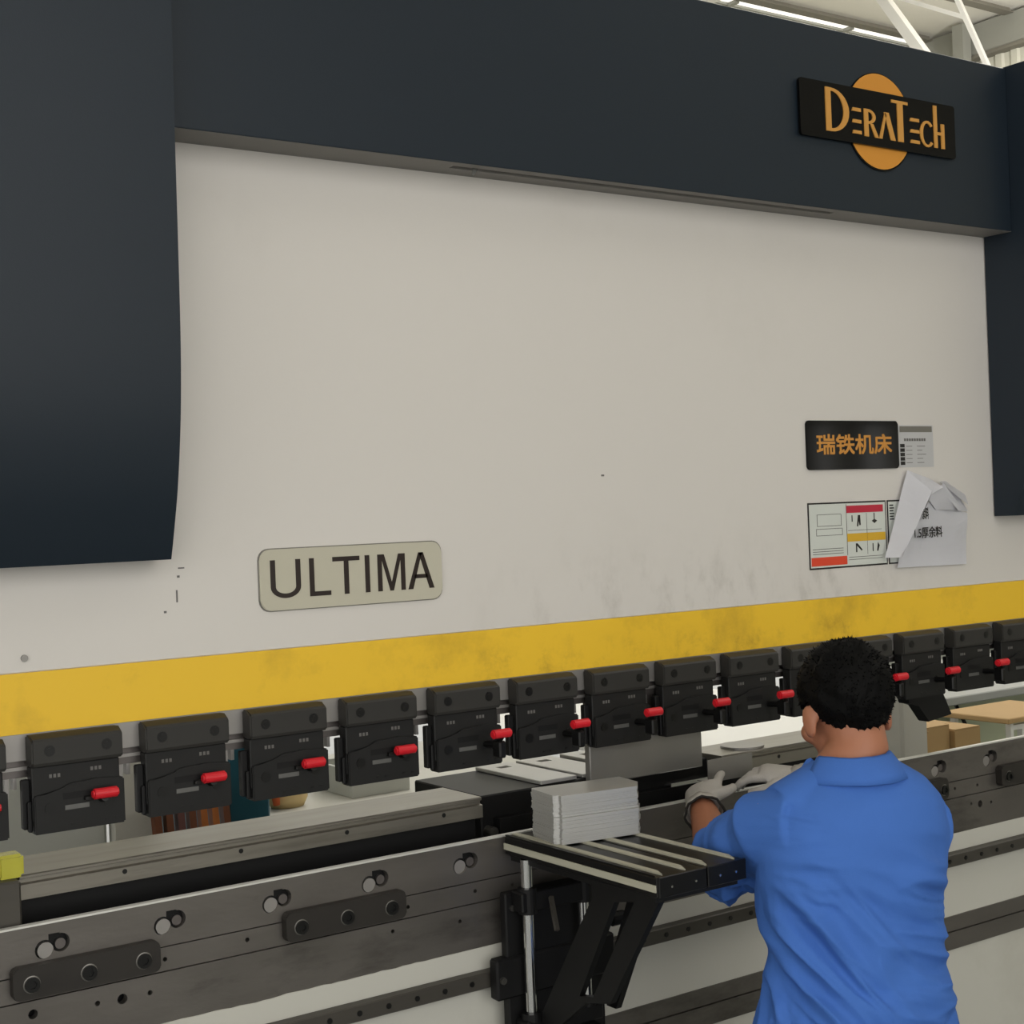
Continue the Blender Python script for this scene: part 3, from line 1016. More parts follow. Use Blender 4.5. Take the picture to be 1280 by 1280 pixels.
# warning signs
def warn(x0, x1, lab):
    z0, z1 = 1.632, 1.794
    t = empty('warning_sign', ((x0 + x1) / 2, 0, z0))
    W = x1 - x0
    box('sign_border', x0, x1, -0.0012, -0.0002, z0, z1, 'ink', t)
    box('sign_sheet', x0 + 0.004, x1 - 0.004, -0.0018, -0.0012, z0 + 0.004, z1 - 0.004, 'signw', t)
    xm = x0 + W * 0.48
    y0, y1 = -0.0023, -0.0018
    box('red_banner', xm, x1 - 0.012, y0, y1, z1 - 0.028, z1 - 0.010, 'signred', t)
    box('amber_banner', xm, x1 - 0.006, y0, y1, z0 + 0.063, z0 + 0.083, 'signyel', t)
    box('orange_banner', x0 + 0.006, xm - 0.003, y0, y1, z0 + 0.008, z0 + 0.029, 'signor', t)
    bm = bmesh.new()
    bm_box(bm, xm - 0.0015, xm, y0, y1, z0 + 0.03, z1 - 0.006)
    bm_box(bm, (xm + x1) / 2 - 0.001, (xm + x1) / 2, y0, y1, z0 + 0.03, z1 - 0.03)
    for zz in (z0 + 0.090, z0 + 0.018, z0 + 0.024):
        bm_box(bm, xm + 0.004, x1 - 0.02, y0, y1, zz, zz + 0.0012)
    for zz in (z0 + 0.036, z0 + 0.042, z0 + 0.048):
        bm_box(bm, x0 + 0.012, xm - 0.015, y0, y1, zz, zz + 0.0015)
    # the machine outline drawing
    xa, xb = x0 + 0.030, xm - 0.020
    for (a, b_, c_, d) in ((xa, xb, z0 + 0.132, z0 + 0.1332), (xa, xb, z0 + 0.104, z0 + 0.1052), (xa, xa + 0.0012, z0 + 0.104, z0 + 0.132), (xb, xb + 0.0012, z0 + 0.104, z0 + 0.132),
                           (xa - 0.004, xb + 0.004, z0 + 0.097, z0 + 0.0982), (xa - 0.004, xb + 0.004, z0 + 0.081, z0 + 0.0822), (xa - 0.004, xa - 0.0028, z0 + 0.081, z0 + 0.097), (xb + 0.0028, xb + 0.004, z0 + 0.081, z0 + 0.097)):
        bm_box(bm, a, b_, y0, y1, c_, d)
    from_bm('thin_line', bm, 'mark', t)
    # pictograms
    xc = (xm + x1) / 2
    cells = [
        [[(xm + 0.018, z0 + 0.112), (xm + 0.021, z0 + 0.112), (xm + 0.021, z0 + 0.128), (xm + 0.018, z0 + 0.128)]],
        [[(xm + 0.036, z0 + 0.100), (xm + 0.041, z0 + 0.100), (xm + 0.043, z0 + 0.114), (xm + 0.046, z0 + 0.102), (xm + 0.050, z0 + 0.103), (xm + 0.049, z0 + 0.128), (xm + 0.041, z0 + 0.128)]],
        [[(xc + 0.026, z0 + 0.132), (xc + 0.026, z0 + 0.116), (xc + 0.018, z0 + 0.112), (xc + 0.028, z0 + 0.106), (xc + 0.038, z0 + 0.112), (xc + 0.029, z0 + 0.116), (xc + 0.029, z0 + 0.132)]],
        [[(xm + 0.030, z0 + 0.036), (xm + 0.034, z0 + 0.036), (xm + 0.034, z0 + 0.052), (xm + 0.050, z0 + 0.039), (xm + 0.053, z0 + 0.042), (xm + 0.036, z0 + 0.058), (xm + 0.030, z0 + 0.058)]],
        [[(xc + 0.018, z0 + 0.036), (xc + 0.021, z0 + 0.036), (xc + 0.021, z0 + 0.056), (xc + 0.018, z0 + 0.056)]],
        [[(xc + 0.034, z0 + 0.036), (xc + 0.038, z0 + 0.036), (xc + 0.044, z0 + 0.050), (xc + 0.038, z0 + 0.058)]],
    ]
    for cell in cells:
        strokes(cell, 'pictogram', 'ink', t, y0, y1)
    tag(t, lab, 'sign')


warn(2.637, 2.917, 'white warning sign with red, amber and orange banners and hand pictograms')
t = empty('warning_sign', (3.04, 0, 1.632))
box('sign_border', 2.922, 3.17, -0.0012, -0.0002, 1.632, 1.794, 'ink', t)
box('sign_sheet', 2.926, 3.166, -0.0018, -0.0012, 1.636, 1.790, 'signw', t)
bm = bmesh.new()
for i in range(6):
    bm_box(bm, 2.930, 2.944 + 0.006 * random.random(), -0.0022, -0.0018, 1.744 + 0.007 * i, 1.7475 + 0.007 * i)
from_bm('print_line', bm, 'ink', t)
tag(t, 'second white sign mostly hidden behind the crumpled paper', 'sign')

# crumpled paper stuck over the sign
t = empty('paper', (3.06, -0.03, 1.62))


def sheet(name, pts, thick, m, parent, sub=10, amp=0.004, seed=0.0):
    """quad of four 3-D corners, subdivided and crumpled, given a thickness"""
    a, b_, c_, d = [Vector(p) for p in pts]
    bm = bmesh.new()
    nrm = (b_ - a).cross(d - a).normalized()
    g = []
    for i in range(sub + 1):
        row = []
        for j in range(sub + 1):
            u, v = i / sub, j / sub
            p = (a * (1 - u) + b_ * u) * (1 - v) + (d * (1 - u) + c_ * u) * v
            k_ = amp * noise.noise(p * 16 + Vector((seed, 0, 0)))
            row.append(bm.verts.new(p + nrm * k_))
        g.append(row)
    for i in range(sub):
        for j in range(sub):
            bm.faces.new((g[i][j], g[i + 1][j], g[i + 1][j + 1], g[i][j + 1]))
    bmesh.ops.solidify(bm, geom=list(bm.faces), thickness=thick)
    return from_bm(name, bm, m, parent, smooth=False)


# lower sheet with writing, the big fold on the left, the folded flap and the inner fan
sheet('written_sheet', [(2.940, -0.012, 1.622), (3.213, -0.010, 1.618), (3.222, -0.013, 1.752), (2.985, -0.020, 1.800)], 0.0012, 'paper', t, 10, 0.004, 1)
sheet('left_fold', [(2.888, -0.018, 1.650), (2.925, -0.042, 1.650), (3.040, -0.048, 1.812), (2.990, -0.012, 1.868)], 0.0012, 'paper', t, 10, 0.005, 4)
sheet('left_fold', [(2.922, -0.044, 1.652), (2.950, -0.018, 1.650), (3.060, -0.024, 1.800), (3.042, -0.049, 1.812)], 0.0012, 'paper', t, 8, 0.003, 8)
sheet('top_flap', [(2.955, -0.020, 1.760), (3.085, -0.048, 1.822), (3.075, -0.014, 1.845), (2.995, -0.010, 1.869)], 0.0012, 'paper', t, 8, 0.004, 2)
sheet('inner_fan', [(3.040, -0.030, 1.800), (3.085, -0.020, 1.765), (3.190, -0.022, 1.762), (3.095, -0.040, 1.832)], 0.0012, 'paper', t, 8, 0.005, 6)
sheet('inner_fan', [(3.075, -0.036, 1.826), (3.160, -0.030, 1.760), (3.219, -0.016, 1.756), (3.150, -0.018, 1.830)], 0.0012, 'paper', t, 8, 0.005, 9)
sheet('right_fold', [(3.080, -0.040, 1.836), (3.205, -0.030, 1.772), (3.215, -0.012, 1.800), (3.145, -0.010, 1.838)], 0.0012, 'paper', t, 8, 0.004, 3)
lettering('handwriting', '1.5厚余料', 2.998, 3.106, 1.694, 1.722, -0.022, 'ink', t, 0.0004, fat=0.0004)
lettering('handwriting', '余料', 3.020, 3.045, 1.742, 1.772, -0.030, 'ink', t, 0.0004, fat=0.0004)
tag(t, 'crumpled folded white paper with black handwriting stuck beside the warning sign', 'paper')

# ------------------------------------------------------------------ work support table
t = empty('work_support', (1.775, -0.3, FLOOR))
tag(t, 'black work support table with light strips on two chrome rods', 'work support')
TX0, TX1, TY0, TY1, TZ0, TZ1 = 1.668, 1.877, -0.543, -0.070, 1.116, 1.155
for i, (a, b_) in enumerate(((TX0, 1.7805), (1.7825, TX1))):
    pf = box('table_profile', a, b_, TY0 + 0.006, TY1, TZ0, TZ1 - 0.003, 'blacks', t, bevel=0.002)
    cap = box('end_cap', a + 0.0005, b_ - 0.0005, TY0, TY0 + 0.006, TZ0 + 0.0005, TZ1 - 0.0015, 'blacks', t, bevel=0.0015)
    for hx in (a + 0.028, b_ - 0.028):
        cyl('cap_screw', (hx, TY0, TZ0 + 0.018), (hx, TY0 - 0.002, TZ0 + 0.018), 0.0022, 'chrome', cap, 10)
    for (u, v) in (((0.001, 0.005), (0.018, 0.031), (0.072, 0.086)) if i == 0 else ((0.008, 0.022), (0.076, 0.089))):
        poly = [(a + u, TY1 - 0.002), (a + v, TY1 - 0.002), (a + v, TY0 + 0.040), (a + u, TY0 + 0.012)]
        bm = bmesh.new()
        A = [bm.verts.new((p[0], p[1], TZ1 - 0.003)) for p in poly]
        B = [bm.verts.new((p[0], p[1], TZ1)) for p in poly]
        bm.faces.new(A[::-1])
        bm.faces.new(B)
        for q in range(4):
            bm.faces.new((A[q], A[(q + 1) % 4], B[(q + 1) % 4], B[q]))
        from_bm('felt_strip', bm, 'felt' if not (i == 0 and u < 0.01) else 'blacks', pf)
box('side_strip', TX0 - 0.0025, TX0, TY0 + 0.008, TY1, 1.126, 1.1385, 'felt', t)
# rods, collars, base
for (rx, ry) in ((1.673, -0.135), (1.810, -0.135)):
    cyl('chrome_rod', (rx, ry, 0.80), (rx, ry, TZ0), 0.0115, 'chrome', t, 24)
    cyl('rod_collar', (rx, ry, 1.010), (rx, ry, 1.060), 0.019, 'black', t, 20)
    cyl('rod_foot', (rx, ry, 0.800), (rx, ry, 0.815), 0.020, 'black', t, 20)
box('back_plate', 1.635, 1.875, -0.113, -0.092, 0.50, 1.050, 'black', t, bevel=0.003)
box('collar_bridge', 1.650, 1.840, -0.150, -0.112, 1.014, 1.054, 'black', t, bevel=0.003)
box('foot_bridge', 1.650, 1.840, -0.152, -0.112, 0.770, 0.803, 'black', t, bevel=0.003)
box('post', 1.69, 1.82, -0.20, -0.114, FLOOR, 0.770, 'black', t, bevel=0.004)
box('top_bracket', 1.675, 1.872, TY0 + 0.02, -0.08, 1.104, TZ0, 'black', t)
box('rail_carriage', 1.605, 1.900, -0.120, -0.0915, 0.845, 0.925, 'black', t, bevel=0.004)
cyl('carriage_bolt', (1.617, -0.120, 0.885), (1.617, -0.126, 0.885), 0.007, 'boltsteel', t, 12)
cyl('carriage_bolt', (1.650, -0.113, 1.02), (1.650, -0.119, 1.02), 0.006, 'boltsteel', t, 12)
for bx in (1.690, 1.852):
    if bx < 1.7:
        outer = [(-0.522, 1.104), (-0.330, 1.104), (-0.330, 1.075), (-0.155, 0.815), (-0.155, 0.795), (-0.200, 0.795), (-0.300, 0.872), (-0.373, 0.888)]
    else:
        outer = [(-0.34, 1.104), (-0.27, 1.104), (-0.155, 0.850), (-0.155, 0.795), (-0.185, 0.795)]
    bm = bmesh.new()
    A = [bm.verts.new((bx - 0.007, p[0], p[1])) for p in outer]
    B = [bm.verts.new((bx + 0.007, p[0], p[1])) for p in outer]
    bm.faces.new(A)
    bm.faces.new(B[::-1])
    for q in range(len(outer)):
        bm.faces.new((A[q], B[q], B[(q + 1) % len(outer)], A[(q + 1) % len(outer)]))
    o = from_bm('diagonal_brace', bm, 'black', t)
    if bx < 1.7:
        c = bmesh.new()
        win_ = [(-0.455, 1.092), (-0.396, 1.080), (-0.280, 0.880), (-0.322, 0.888)]
        A = [c.verts.new((bx - 0.02, p[0], p[1])) for p in win_]
        B = [c.verts.new((bx + 0.02, p[0], p[1])) for p in win_]
        c.faces.new(A)
        c.faces.new(B[::-1])
        for q in range(4):
            c.faces.new((A[q], B[q], B[(q + 1) % 4], A[(q + 1) % 4]))
        boolean_cut(o, c)
kb = cyl('clamp_knob', (1.862, -0.155, 0.965), (1.900, -0.155, 0.965), 0.014, 'black', t, 10, bevel=0.003)
beam('locking_handle', (1.712, -0.160, 1.04), (1.695, -0.200, 0.985), 0.008, 0.008, 'rail', t)

# ------------------------------------------------------------------ stack of bent sheets on the table
random.seed(3)
base = bmesh.new()
th = 0.0021
# one sheet: plate with a small notch at its left front corner
poly = [(0.010, 0.0), (0.182, 0.0), (0.190, 0.012), (0.207, 0.040), (0.207, 0.112), (0.004, 0.112), (0.0, 0.104), (0.0, 0.016), (0.004, 0.012), (0.010, 0.010)]
A = [base.verts.new((p[0], p[1], 0)) for p in poly]
B = [base.verts.new((p[0], p[1], th)) for p in poly]
base.faces.new(A[::-1])
base.faces.new(B)
for q in range(len(poly)):
    base.faces.new((A[q], A[(q + 1) % len(poly)], B[(q + 1) % len(poly)], B[q]))
bmesh.ops.recalc_face_normals(base, faces=base.faces)
sme = bpy.data.meshes.new('steel_sheet')
base.to_mesh(sme)
base.free()
sme.materials.append(MT['sheet'])
NS = 40
for i in range(NS):
    o = bpy.data.objects.new('steel_sheet', sme)
    COL.objects.link(o)
    j = 0.004 if i >= 22 else 0.0
    o.location = (1.686 + j + random.uniform(-0.0015, 0.0015), -0.226 + 1.2 * j + random.uniform(-0.0012, 0.0012), 1.1552 + i * 0.00232)
    o.rotation_euler = (0, 0, math.radians(-9 + random.uniform(-0.5, 0.5) + (1.0 if i >= 22 else 0)))
    if i == NS - 1:
        tag(o, 'topmost flat grey steel sheet of the stack on the work support', 'steel sheet', 'stacked sheets on the work support')
    elif i == 0:
        tag(o, 'bottom grey steel sheet of the stack on the work support', 'steel sheet', 'stacked sheets on the work support')
    else:
        tag(o, 'flat grey steel sheet inside the stack on the work support', 'steel sheet', 'stacked sheets on the work support')

# the workpiece between the hands: an angle of thin sheet
t = empty('workpiece', (2.275, -0.075, 1.186))
box('upright_flange', 2.210, 2.345, -0.0815, -0.0795, 1.186, 1.236, 'sheetdull', t)
box('bottom_flange', 2.210, 2.345, -0.0795, -0.045, 1.186, 1.188, 'sheetdull', t)
tag(t, 'small grey angle of sheet metal held in both gloved hands', 'workpiece')


# ------------------------------------------------------------------ person
def ring_tube(bm, pts, rad, seg=16, flat=None):
    """closed loft along points with radii (r or (ra, rb) with the axis given by flat)"""
    pts = [Vector(p) for p in pts]
    rings = []
    n = len(pts)
    for i, p in enumerate(pts):
        d = (pts[min(n - 1, i + 1)] - pts[max(0, i - 1)]).normalized()
        ref = Vector(flat) if flat is not None else (Vector((0, 0, 1)) if abs(d.z) < 0.85 else Vector((1, 0, 0)))
        u = (ref - d * ref.dot(d)).normalized()
        v = d.cross(u)
        r = rad[i]
        ra, rb = (r, r) if not isinstance(r, tuple) else r
        rings.append([bm.verts.new(p + u * math.cos(2 * math.pi * k / seg) * ra + v * math.sin(2 * math.pi * k / seg) * rb) for k in range(seg)])
    for i in range(n - 1):
        for k in range(seg):
            bm.faces.new((rings[i][k], rings[i][(k + 1) % seg], rings[i + 1][(k + 1) % seg], rings[i + 1][k]))
    bm.faces.new(rings[0][::-1])
    bm.faces.new(rings[-1])


def ball(bm, c, r, mat3=None, seg=20):
    """ellipsoid; r is a 3-tuple along the axes of mat3"""
    res = bmesh.ops.create_uvsphere(bm, u_segments=seg, v_segments=seg // 2 + 2, radius=1.0)
    m = Matrix.Diagonal((r[0], r[1], r[2], 1))
    if mat3 is not None:
        m = mat3.to_4x4() @ m
    bmesh.ops.transform(bm, matrix=Matrix.Translation(c) @ m, verts=res['verts'])


def fuse(name, bm, voxel, m, parent, smooth_it=6):
    """melt overlapping closed lofts into one continuous skin"""
    bmesh.ops.recalc_face_normals(bm, faces=bm.faces)
    me = bpy.data.meshes.new(name)
    bm.to_mesh(me)
    bm.free()
    o = bpy.data.objects.new(name, me)
    COL.objects.link(o)
    md = o.modifiers.new('r', 'REMESH')
    md.mode = 'VOXEL'
    md.voxel_size = voxel
    md.use_smooth_shade = True
    s = o.modifiers.new('s', 'SMOOTH')
    s.factor = 0.5
    s.iterations = smooth_it
    return bake(o, name, m, parent, smooth=True)


def axes(az):
    """right, forward, up for an azimuth measured from +Y towards +X"""
    a = math.radians(az)
    f = Vector((math.sin(a), math.cos(a), 0))
    r = Vector((math.cos(a), -math.sin(a), 0))
    return r, f


BR, BF = axes(20)
person = empty('person', (2.09, -0.60, FLOOR))
tag(person, 'person with black hair in a blue work shirt and white gloves, seen from behind', 'person')


def at_body(c, s, f_, z):
    """c: (x, y) spine centre; s to the right, f_ forward"""
    return Vector((c[0], c[1], z)) + BR * s + BF * f_


SHL = Vector((1.945, -0.565, 1.215))
ELL = Vector((1.992, -0.345, 1.095))
WRL = Vector((2.112, -0.168, 1.160))
SHR = Vector((2.205, -0.660, 1.200))
ELR = Vector((2.318, -0.450, 1.040))
WRR = Vector((2.378, -0.195, 1.190))
HC = Vector((2.128, -0.566, 1.412))
HR_, HF = axes(18)
tilt = Matrix.Rotation(math.radians(-14), 3, HR_)
HU = tilt @ Vector((0, 0, 1))
HF2 = tilt @ HF
H3 = Matrix((HR_, HF2, HU)).transposed()


def hp(r, f_, u):
    return HC + H3 @ Vector((r, f_, u))


# body
bm = bmesh.new()
ball(bm, hp(0, -0.008, 0.015), (0.074, 0.092, 0.088), H3, 28)          # skull
ball(bm, hp(0, 0.030, -0.040), (0.060, 0.066, 0.078), H3, 24)          # face
ball(bm, hp(0, 0.050, -0.090), (0.042, 0.042, 0.034), H3, 20)          # jaw
ball(bm, hp(0, 0.098, -0.030), (0.011, 0.016, 0.016), H3, 14)          # nose
ring_tube(bm, [hp(0, 0.090, 0.0), hp(0, 0.099, -0.025)], [0.006, 0.010], 10)
for s in (-1, 1):
    ball(bm, hp(0.048 * s, 0.060, -0.045), (0.022, 0.022, 0.022), H3, 14)   # cheek
    e3 = H3 @ Matrix.Rotation(math.radians(-22 * s), 3, 'Z')
    ball(bm, hp(0.083 * s, -0.004, -0.028), (0.0075, 0.019, 0.032), e3, 16)  # ear
    ball(bm, hp(0.080 * s, 0.004, -0.050), (0.008, 0.011, 0.012), e3, 12)
ring_tube(bm, [(2.080, -0.602, 1.24), (2.092, -0.600, 1.30), hp(0, -0.022, -0.085), hp(0, -0.012, -0.03)], [0.072, 0.062, 0.057, 0.058], 20)
c0 = (2.066, -0.620)
for z0 in ((0.0),):
    tz = [0.74, 0.85, 0.95, 1.08, 1.18, 1.25, 1.285]
    ra = [(0.15, 0.105), (0.145, 0.10), (0.14, 0.095), (0.15, 0.10), (0.16, 0.10), (0.13, 0.08), (0.08, 0.06)]
    ring_tube(bm, [at_body(c0, 0, 0, z) for z in tz], [(a, b) for a, b in ra], 24, flat=BR)
for (sh, el, wr) in ((SHL, ELL, WRL), (SHR, ELR, WRR)):
    ring_tube(bm, [sh, sh.lerp(el, 0.5), el, el.lerp(wr, 0.3), el.lerp(wr, 0.75), wr], [0.052, 0.047, 0.041, 0.043, 0.033, 0.028], 16)
for s in (-1, 1):
    hip = at_body(c0, 0.085 * s, 0.0, 0.76)
    knee = at_body(c0, 0.10 * s, 0.04, FLOOR + 0.46)
    ank = at_body(c0, 0.11 * s, 0.0, FLOOR + 0.09)
    ring_tube(bm, [hip, hip.lerp(knee, 0.5), knee, knee.lerp(ank, 0.35), ank], [0.078, 0.07, 0.052, 0.05, 0.036], 16)
body = fuse('body', bm, 0.006, 'skin', person, 4)
body['label'] = 'bare tan forearm, neck and ears'

# face details
for s in (-1, 1):
    bm = bmesh.new()
    ball(bm, hp(0.031 * s, 0.083, 0.0), (0.011, 0.009, 0.007), H3, 12)
    from_bm('eye', bm, 'white', person, True)
    bm = bmesh.new()
    ring_tube(bm, [hp(0.016 * s, 0.092, 0.017), hp(0.032 * s, 0.091, 0.021), hp(0.047 * s, 0.080, 0.017)], [0.003, 0.004, 0.002], 8)
    from_bm('eyebrow', bm, 'hair', person, True)
bm = bmesh.new()
ring_tube(bm, [hp(-0.022, 0.086, -0.070), hp(0, 0.095, -0.071), hp(0.022, 0.086, -0.070)], [0.003, 0.006, 0.003], 8)
from_bm('mouth', bm, 'boardC', person, True)

# hair: a cap that follows the skull, cut along the hairline, with short tufts
bm = bmesh.new()
bmesh.ops.create_icosphere(bm, subdivisions=5, radius=1.0)
keep = []
for v in bm.verts:
    d = v.co.normalized()
    p = Vector((d.x * 0.086, d.y * 0.104 - 0.008, d.z * 0.101 + 0.020))
    # fuller crown and back of the head
    p += d * (0.006 * noise.noise(d * 3.0) + 0.004 * noise.noise(d * 9.0) + 0.0022 * noise.noise(d * 26.0))
    if d.z < 0:
        p.x *= 1 - 0.16 * min(1, -d.z) ** 1.5
    v.co = p
kill = []
for f in bm.faces:
    c_ = f.calc_center_median()
    back = -c_.y
    # hairline height against the position front-to-back
    if back > 0.035:
        line = -0.058 + 0.35 * max(0, abs(c_.x) - 0.03)
    elif back > 0.0:
        line = -0.058 + 0.046 * (0.035 - back) / 0.035 * 1.1 + 0.35 * max(0, abs(c_.x) - 0.03)
    elif back > -0.045:
        line = 0.004
    else:
        line = 0.055
    line += 0.006 * noise.noise(c_ * 60)
    if c_.z < line:
        kill.append(f)
bmesh.ops.delete(bm, geom=kill, context='FACES')
tips = []
for f in list(bm.faces):
    if random.random() < 0.3:
        tips.append((f.calc_center_median().copy(), f.normal.copy()))
bmesh.ops.solidify(bm, geom=list(bm.faces), thickness=0.010)
for c_, n_ in tips:
    down = Vector((0, -0.55, -0.5))
    d = (n_ * 0.8 + down * 0.7 + Vector((random.uniform(-.4, .4), random.uniform(-.4, .4), random.uniform(-.4, .4)))).normalized()
    if c_.z > 0.09:
        d = (n_ * 1.0 + Vector((random.uniform(-.5, .5), 0.3 + random.uniform(-.4, .4), 0.1))).normalized()
    bm_cyl(bm, c_ - d * 0.004, c_ + d * random.uniform(0.003, 0.006), 0.0022, 4, 0.0003, cap=False)
me = bpy.data.meshes.new('hair')
bmesh.ops.recalc_face_normals(bm, faces=bm.faces)
bm.to_mesh(me)
bm.free()
me.transform(Matrix.Translation(HC) @ H3.to_4x4())
me.polygons.foreach_set('use_smooth', [True] * len(me.polygons))
hair = link('hair', me, 'hair', person)
hair['label'] = 'short black hair'

# shirt
bm = bmesh.new()
zz = [0.755, 0.80, 0.86, 0.915, 0.97, 1.05, 1.13, 1.19, 1.235, 1.265, 1.292, 1.312]
aa = [0.206, 0.206, 0.192, 0.176, 0.172, 0.178, 0.186, 0.188, 0.176, 0.148, 0.106, 0.082]
bb = [0.150, 0.150, 0.142, 0.130, 0.127, 0.130, 0.132, 0.128, 0.116, 0.100, 0.083, 0.074]
cc = [(2.044, -0.640), (2.046, -0.640), (2.054, -0.636), (2.061, -0.630), (2.060, -0.626), (2.064, -0.620), (2.072, -0.616), (2.086, -0.612), (2.087, -0.608), (2.087, -0.605), (2.085, -0.603), (2.083, -0.601)]
ring_tube(bm, [(c[0], c[1], z) for c, z in zip(cc, zz)], list(zip(aa, bb)), 40, flat=BR)
# shoulders
ring_tube(bm, [SHL + Vector((0.02, 0.0, 0.0)), at_body((2.085, -0.605), -0.05, 0.0, 1.252), at_body((2.085, -0.605), 0.05, 0.0, 1.250), SHR + Vector((-0.02, 0, 0.0))],
          [0.070, 0.066, 0.066, 0.070], 20)
# left sleeve, wide and open at the elbow
ring_tube(bm, [SHL + Vector((0.03, -0.035, -0.015)), SHL.lerp(ELL, 0.25), SHL.lerp(ELL, 0.6) + Vector((0, 0, -0.006)), SHL.lerp(ELL, 1.02) + Vector((0.0, 0.0, -0.008))],
          [(0.080, 0.076), (0.078, 0.074), (0.076, 0.068), (0.074, 0.064)], 20)
# right sleeve
ring_tube(bm, [SHR + Vector((-0.025, -0.02, -0.01)), SHR.lerp(ELR, 0.3), SHR.lerp(ELR, 0.7), SHR.lerp(ELR, 1.03)],
          [(0.077, 0.073), (0.074, 0.070), (0.071, 0.066), (0.069, 0.064)], 20)
shirt = fuse('shirt', bm, 0.0045, 'shirt', person, 8)
me = shirt.data
nrm = [v.normal.copy() for v in me.vertices]


def ridge(p, seed):
    n_ = noise.noise(p + Vector((seed, seed * 0.7, 0)))
    return max(-0.6, 0.55 - abs(n_) * 2.6) - 0.1


def sstep(a, b, x):
    t_ = max(0.0, min(1.0, (x - a) / (b - a)))
    return t_ * t_ * (3 - 2 * t_)


for v, n_ in zip(me.vertices, nrm):
    p = v.co
    q = p - Vector((2.083, -0.615, 0))
    s = q.dot(BR)
    f_ = q.dot(BF)
    z = p.z
    nb = sstep(0.1, 0.7, -n_.dot(BF))
    arm = sstep(0.02, 0.10, (p - SHL).dot((ELL - SHL).normalized())) if s < -0.08 else 0.0
    disp = 0.0
    # diagonal folds from the left armpit down across the back
    a = math.radians(-52)
    u = s * math.cos(a) + z * math.sin(a)
    w_ = -s * math.sin(a) + z * math.cos(a)
    wt = sstep(0.10, -0.12, s) * sstep(1.16, 1.06, z) * sstep(0.74, 0.86, z)
    disp += nb * wt * (0.025 * ridge(Vector((u * 3.0, w_ * 17.0, 0.3)), 3.1) + 0.010 * ridge(Vector((u * 5.0, w_ * 36.0, 2.3)), 5.1))
    # folds running right and slightly down in the middle of the back
    a = math.radians(-20)
    u = s * math.cos(a) + z * math.sin(a)
    w_ = -s * math.sin(a) + z * math.cos(a)
    wt = sstep(-0.10, 0.08, s) * sstep(0.175, 0.11, s) * sstep(1.20, 1.12, z) * sstep(0.80, 0.92, z)
    disp += nb * wt * (0.019 * ridge(Vector((u * 3.5, w_ * 16.0, 1.7)), 7.7) + 0.008 * ridge(Vector((u * 6.0, w_ * 34.0, 4.7)), 2.7))
    # bunching above the hem
    wt = sstep(0.97, 0.88, z)
    disp += wt * (0.3 + 0.7 * nb * sstep(0.19, 0.12, s)) * 0.014 * ridge(Vector((s * 5.0, f_ * 5.0, z * 15.0)), 1.9)
    # gathers at the sleeve seam
    wt = math.exp(-((s + 0.135) / 0.035) ** 2) * sstep(1.27, 1.22, z) * sstep(1.02, 1.08, z)
    disp += wt * 0.008 * ridge(Vector((s * 6, f_ * 6, z * 42.0)), 4.2)
    # sleeve folds
    if arm > 0:
        al = (p - SHL).dot((ELL - SHL).normalized())
        disp += arm * 0.011 * ridge(Vector((p.x * 9, al * 16.0, z * 9)), 9.1)
    # upper back nearly smooth
    disp += 0.0025 * noise.noise(Vector((s * 9, f_ * 9, z * 12)))
    v.co = p + n_ * disp
me.update()
# yoke seam
bm = bmesh.new()
# collar: stand and fall as one folded band
cbm = bmesh.new()
nseg = 40
sec = [(-0.002, 1.290), (0.000, 1.316), (0.004, 1.321), (0.010, 1.318), (0.024, 1.292), (0.033, 1.276), (0.028, 1.274), (0.018, 1.292), (0.006, 1.308), (0.004, 1.290)]
rings = []
cxy = Vector((2.092, -0.602))
for i in range(nseg + 1):
    ang = math.radians(-75 + (330) * i / nseg) - math.radians(90)
    sx, fy = math.cos(ang), math.sin(ang)
    fr = sstep(-0.2, 1.0, fy)
    ring = []
    for (dr, z) in sec:
        ra_, rb_ = 0.066 + dr * 1.35, 0.066 + dr * 1.35
        c3 = Vector((cxy.x, cxy.y, z - 0.030 * fr + 0.008)) + BR * (sx * ra_) + BF * (fy * rb_)
        c3 += Vector((0, 0, 0.002 * noise.noise(Vector((sx * 4, fy * 4, dr * 30)))))
        ring.append(cbm.verts.new(c3))
    rings.append(ring)
for i in range(nseg):
    for k in range(len(sec)):
        cbm.faces.new((rings[i][k], rings[i + 1][k], rings[i + 1][(k + 1) % len(sec)], rings[i][(k + 1) % len(sec)]))
cbm.faces.new(rings[0])
cbm.faces.new(rings[-1][::-1])
from_bm('collar', cbm, 'shirt', shirt, smooth=True)
bm.free()

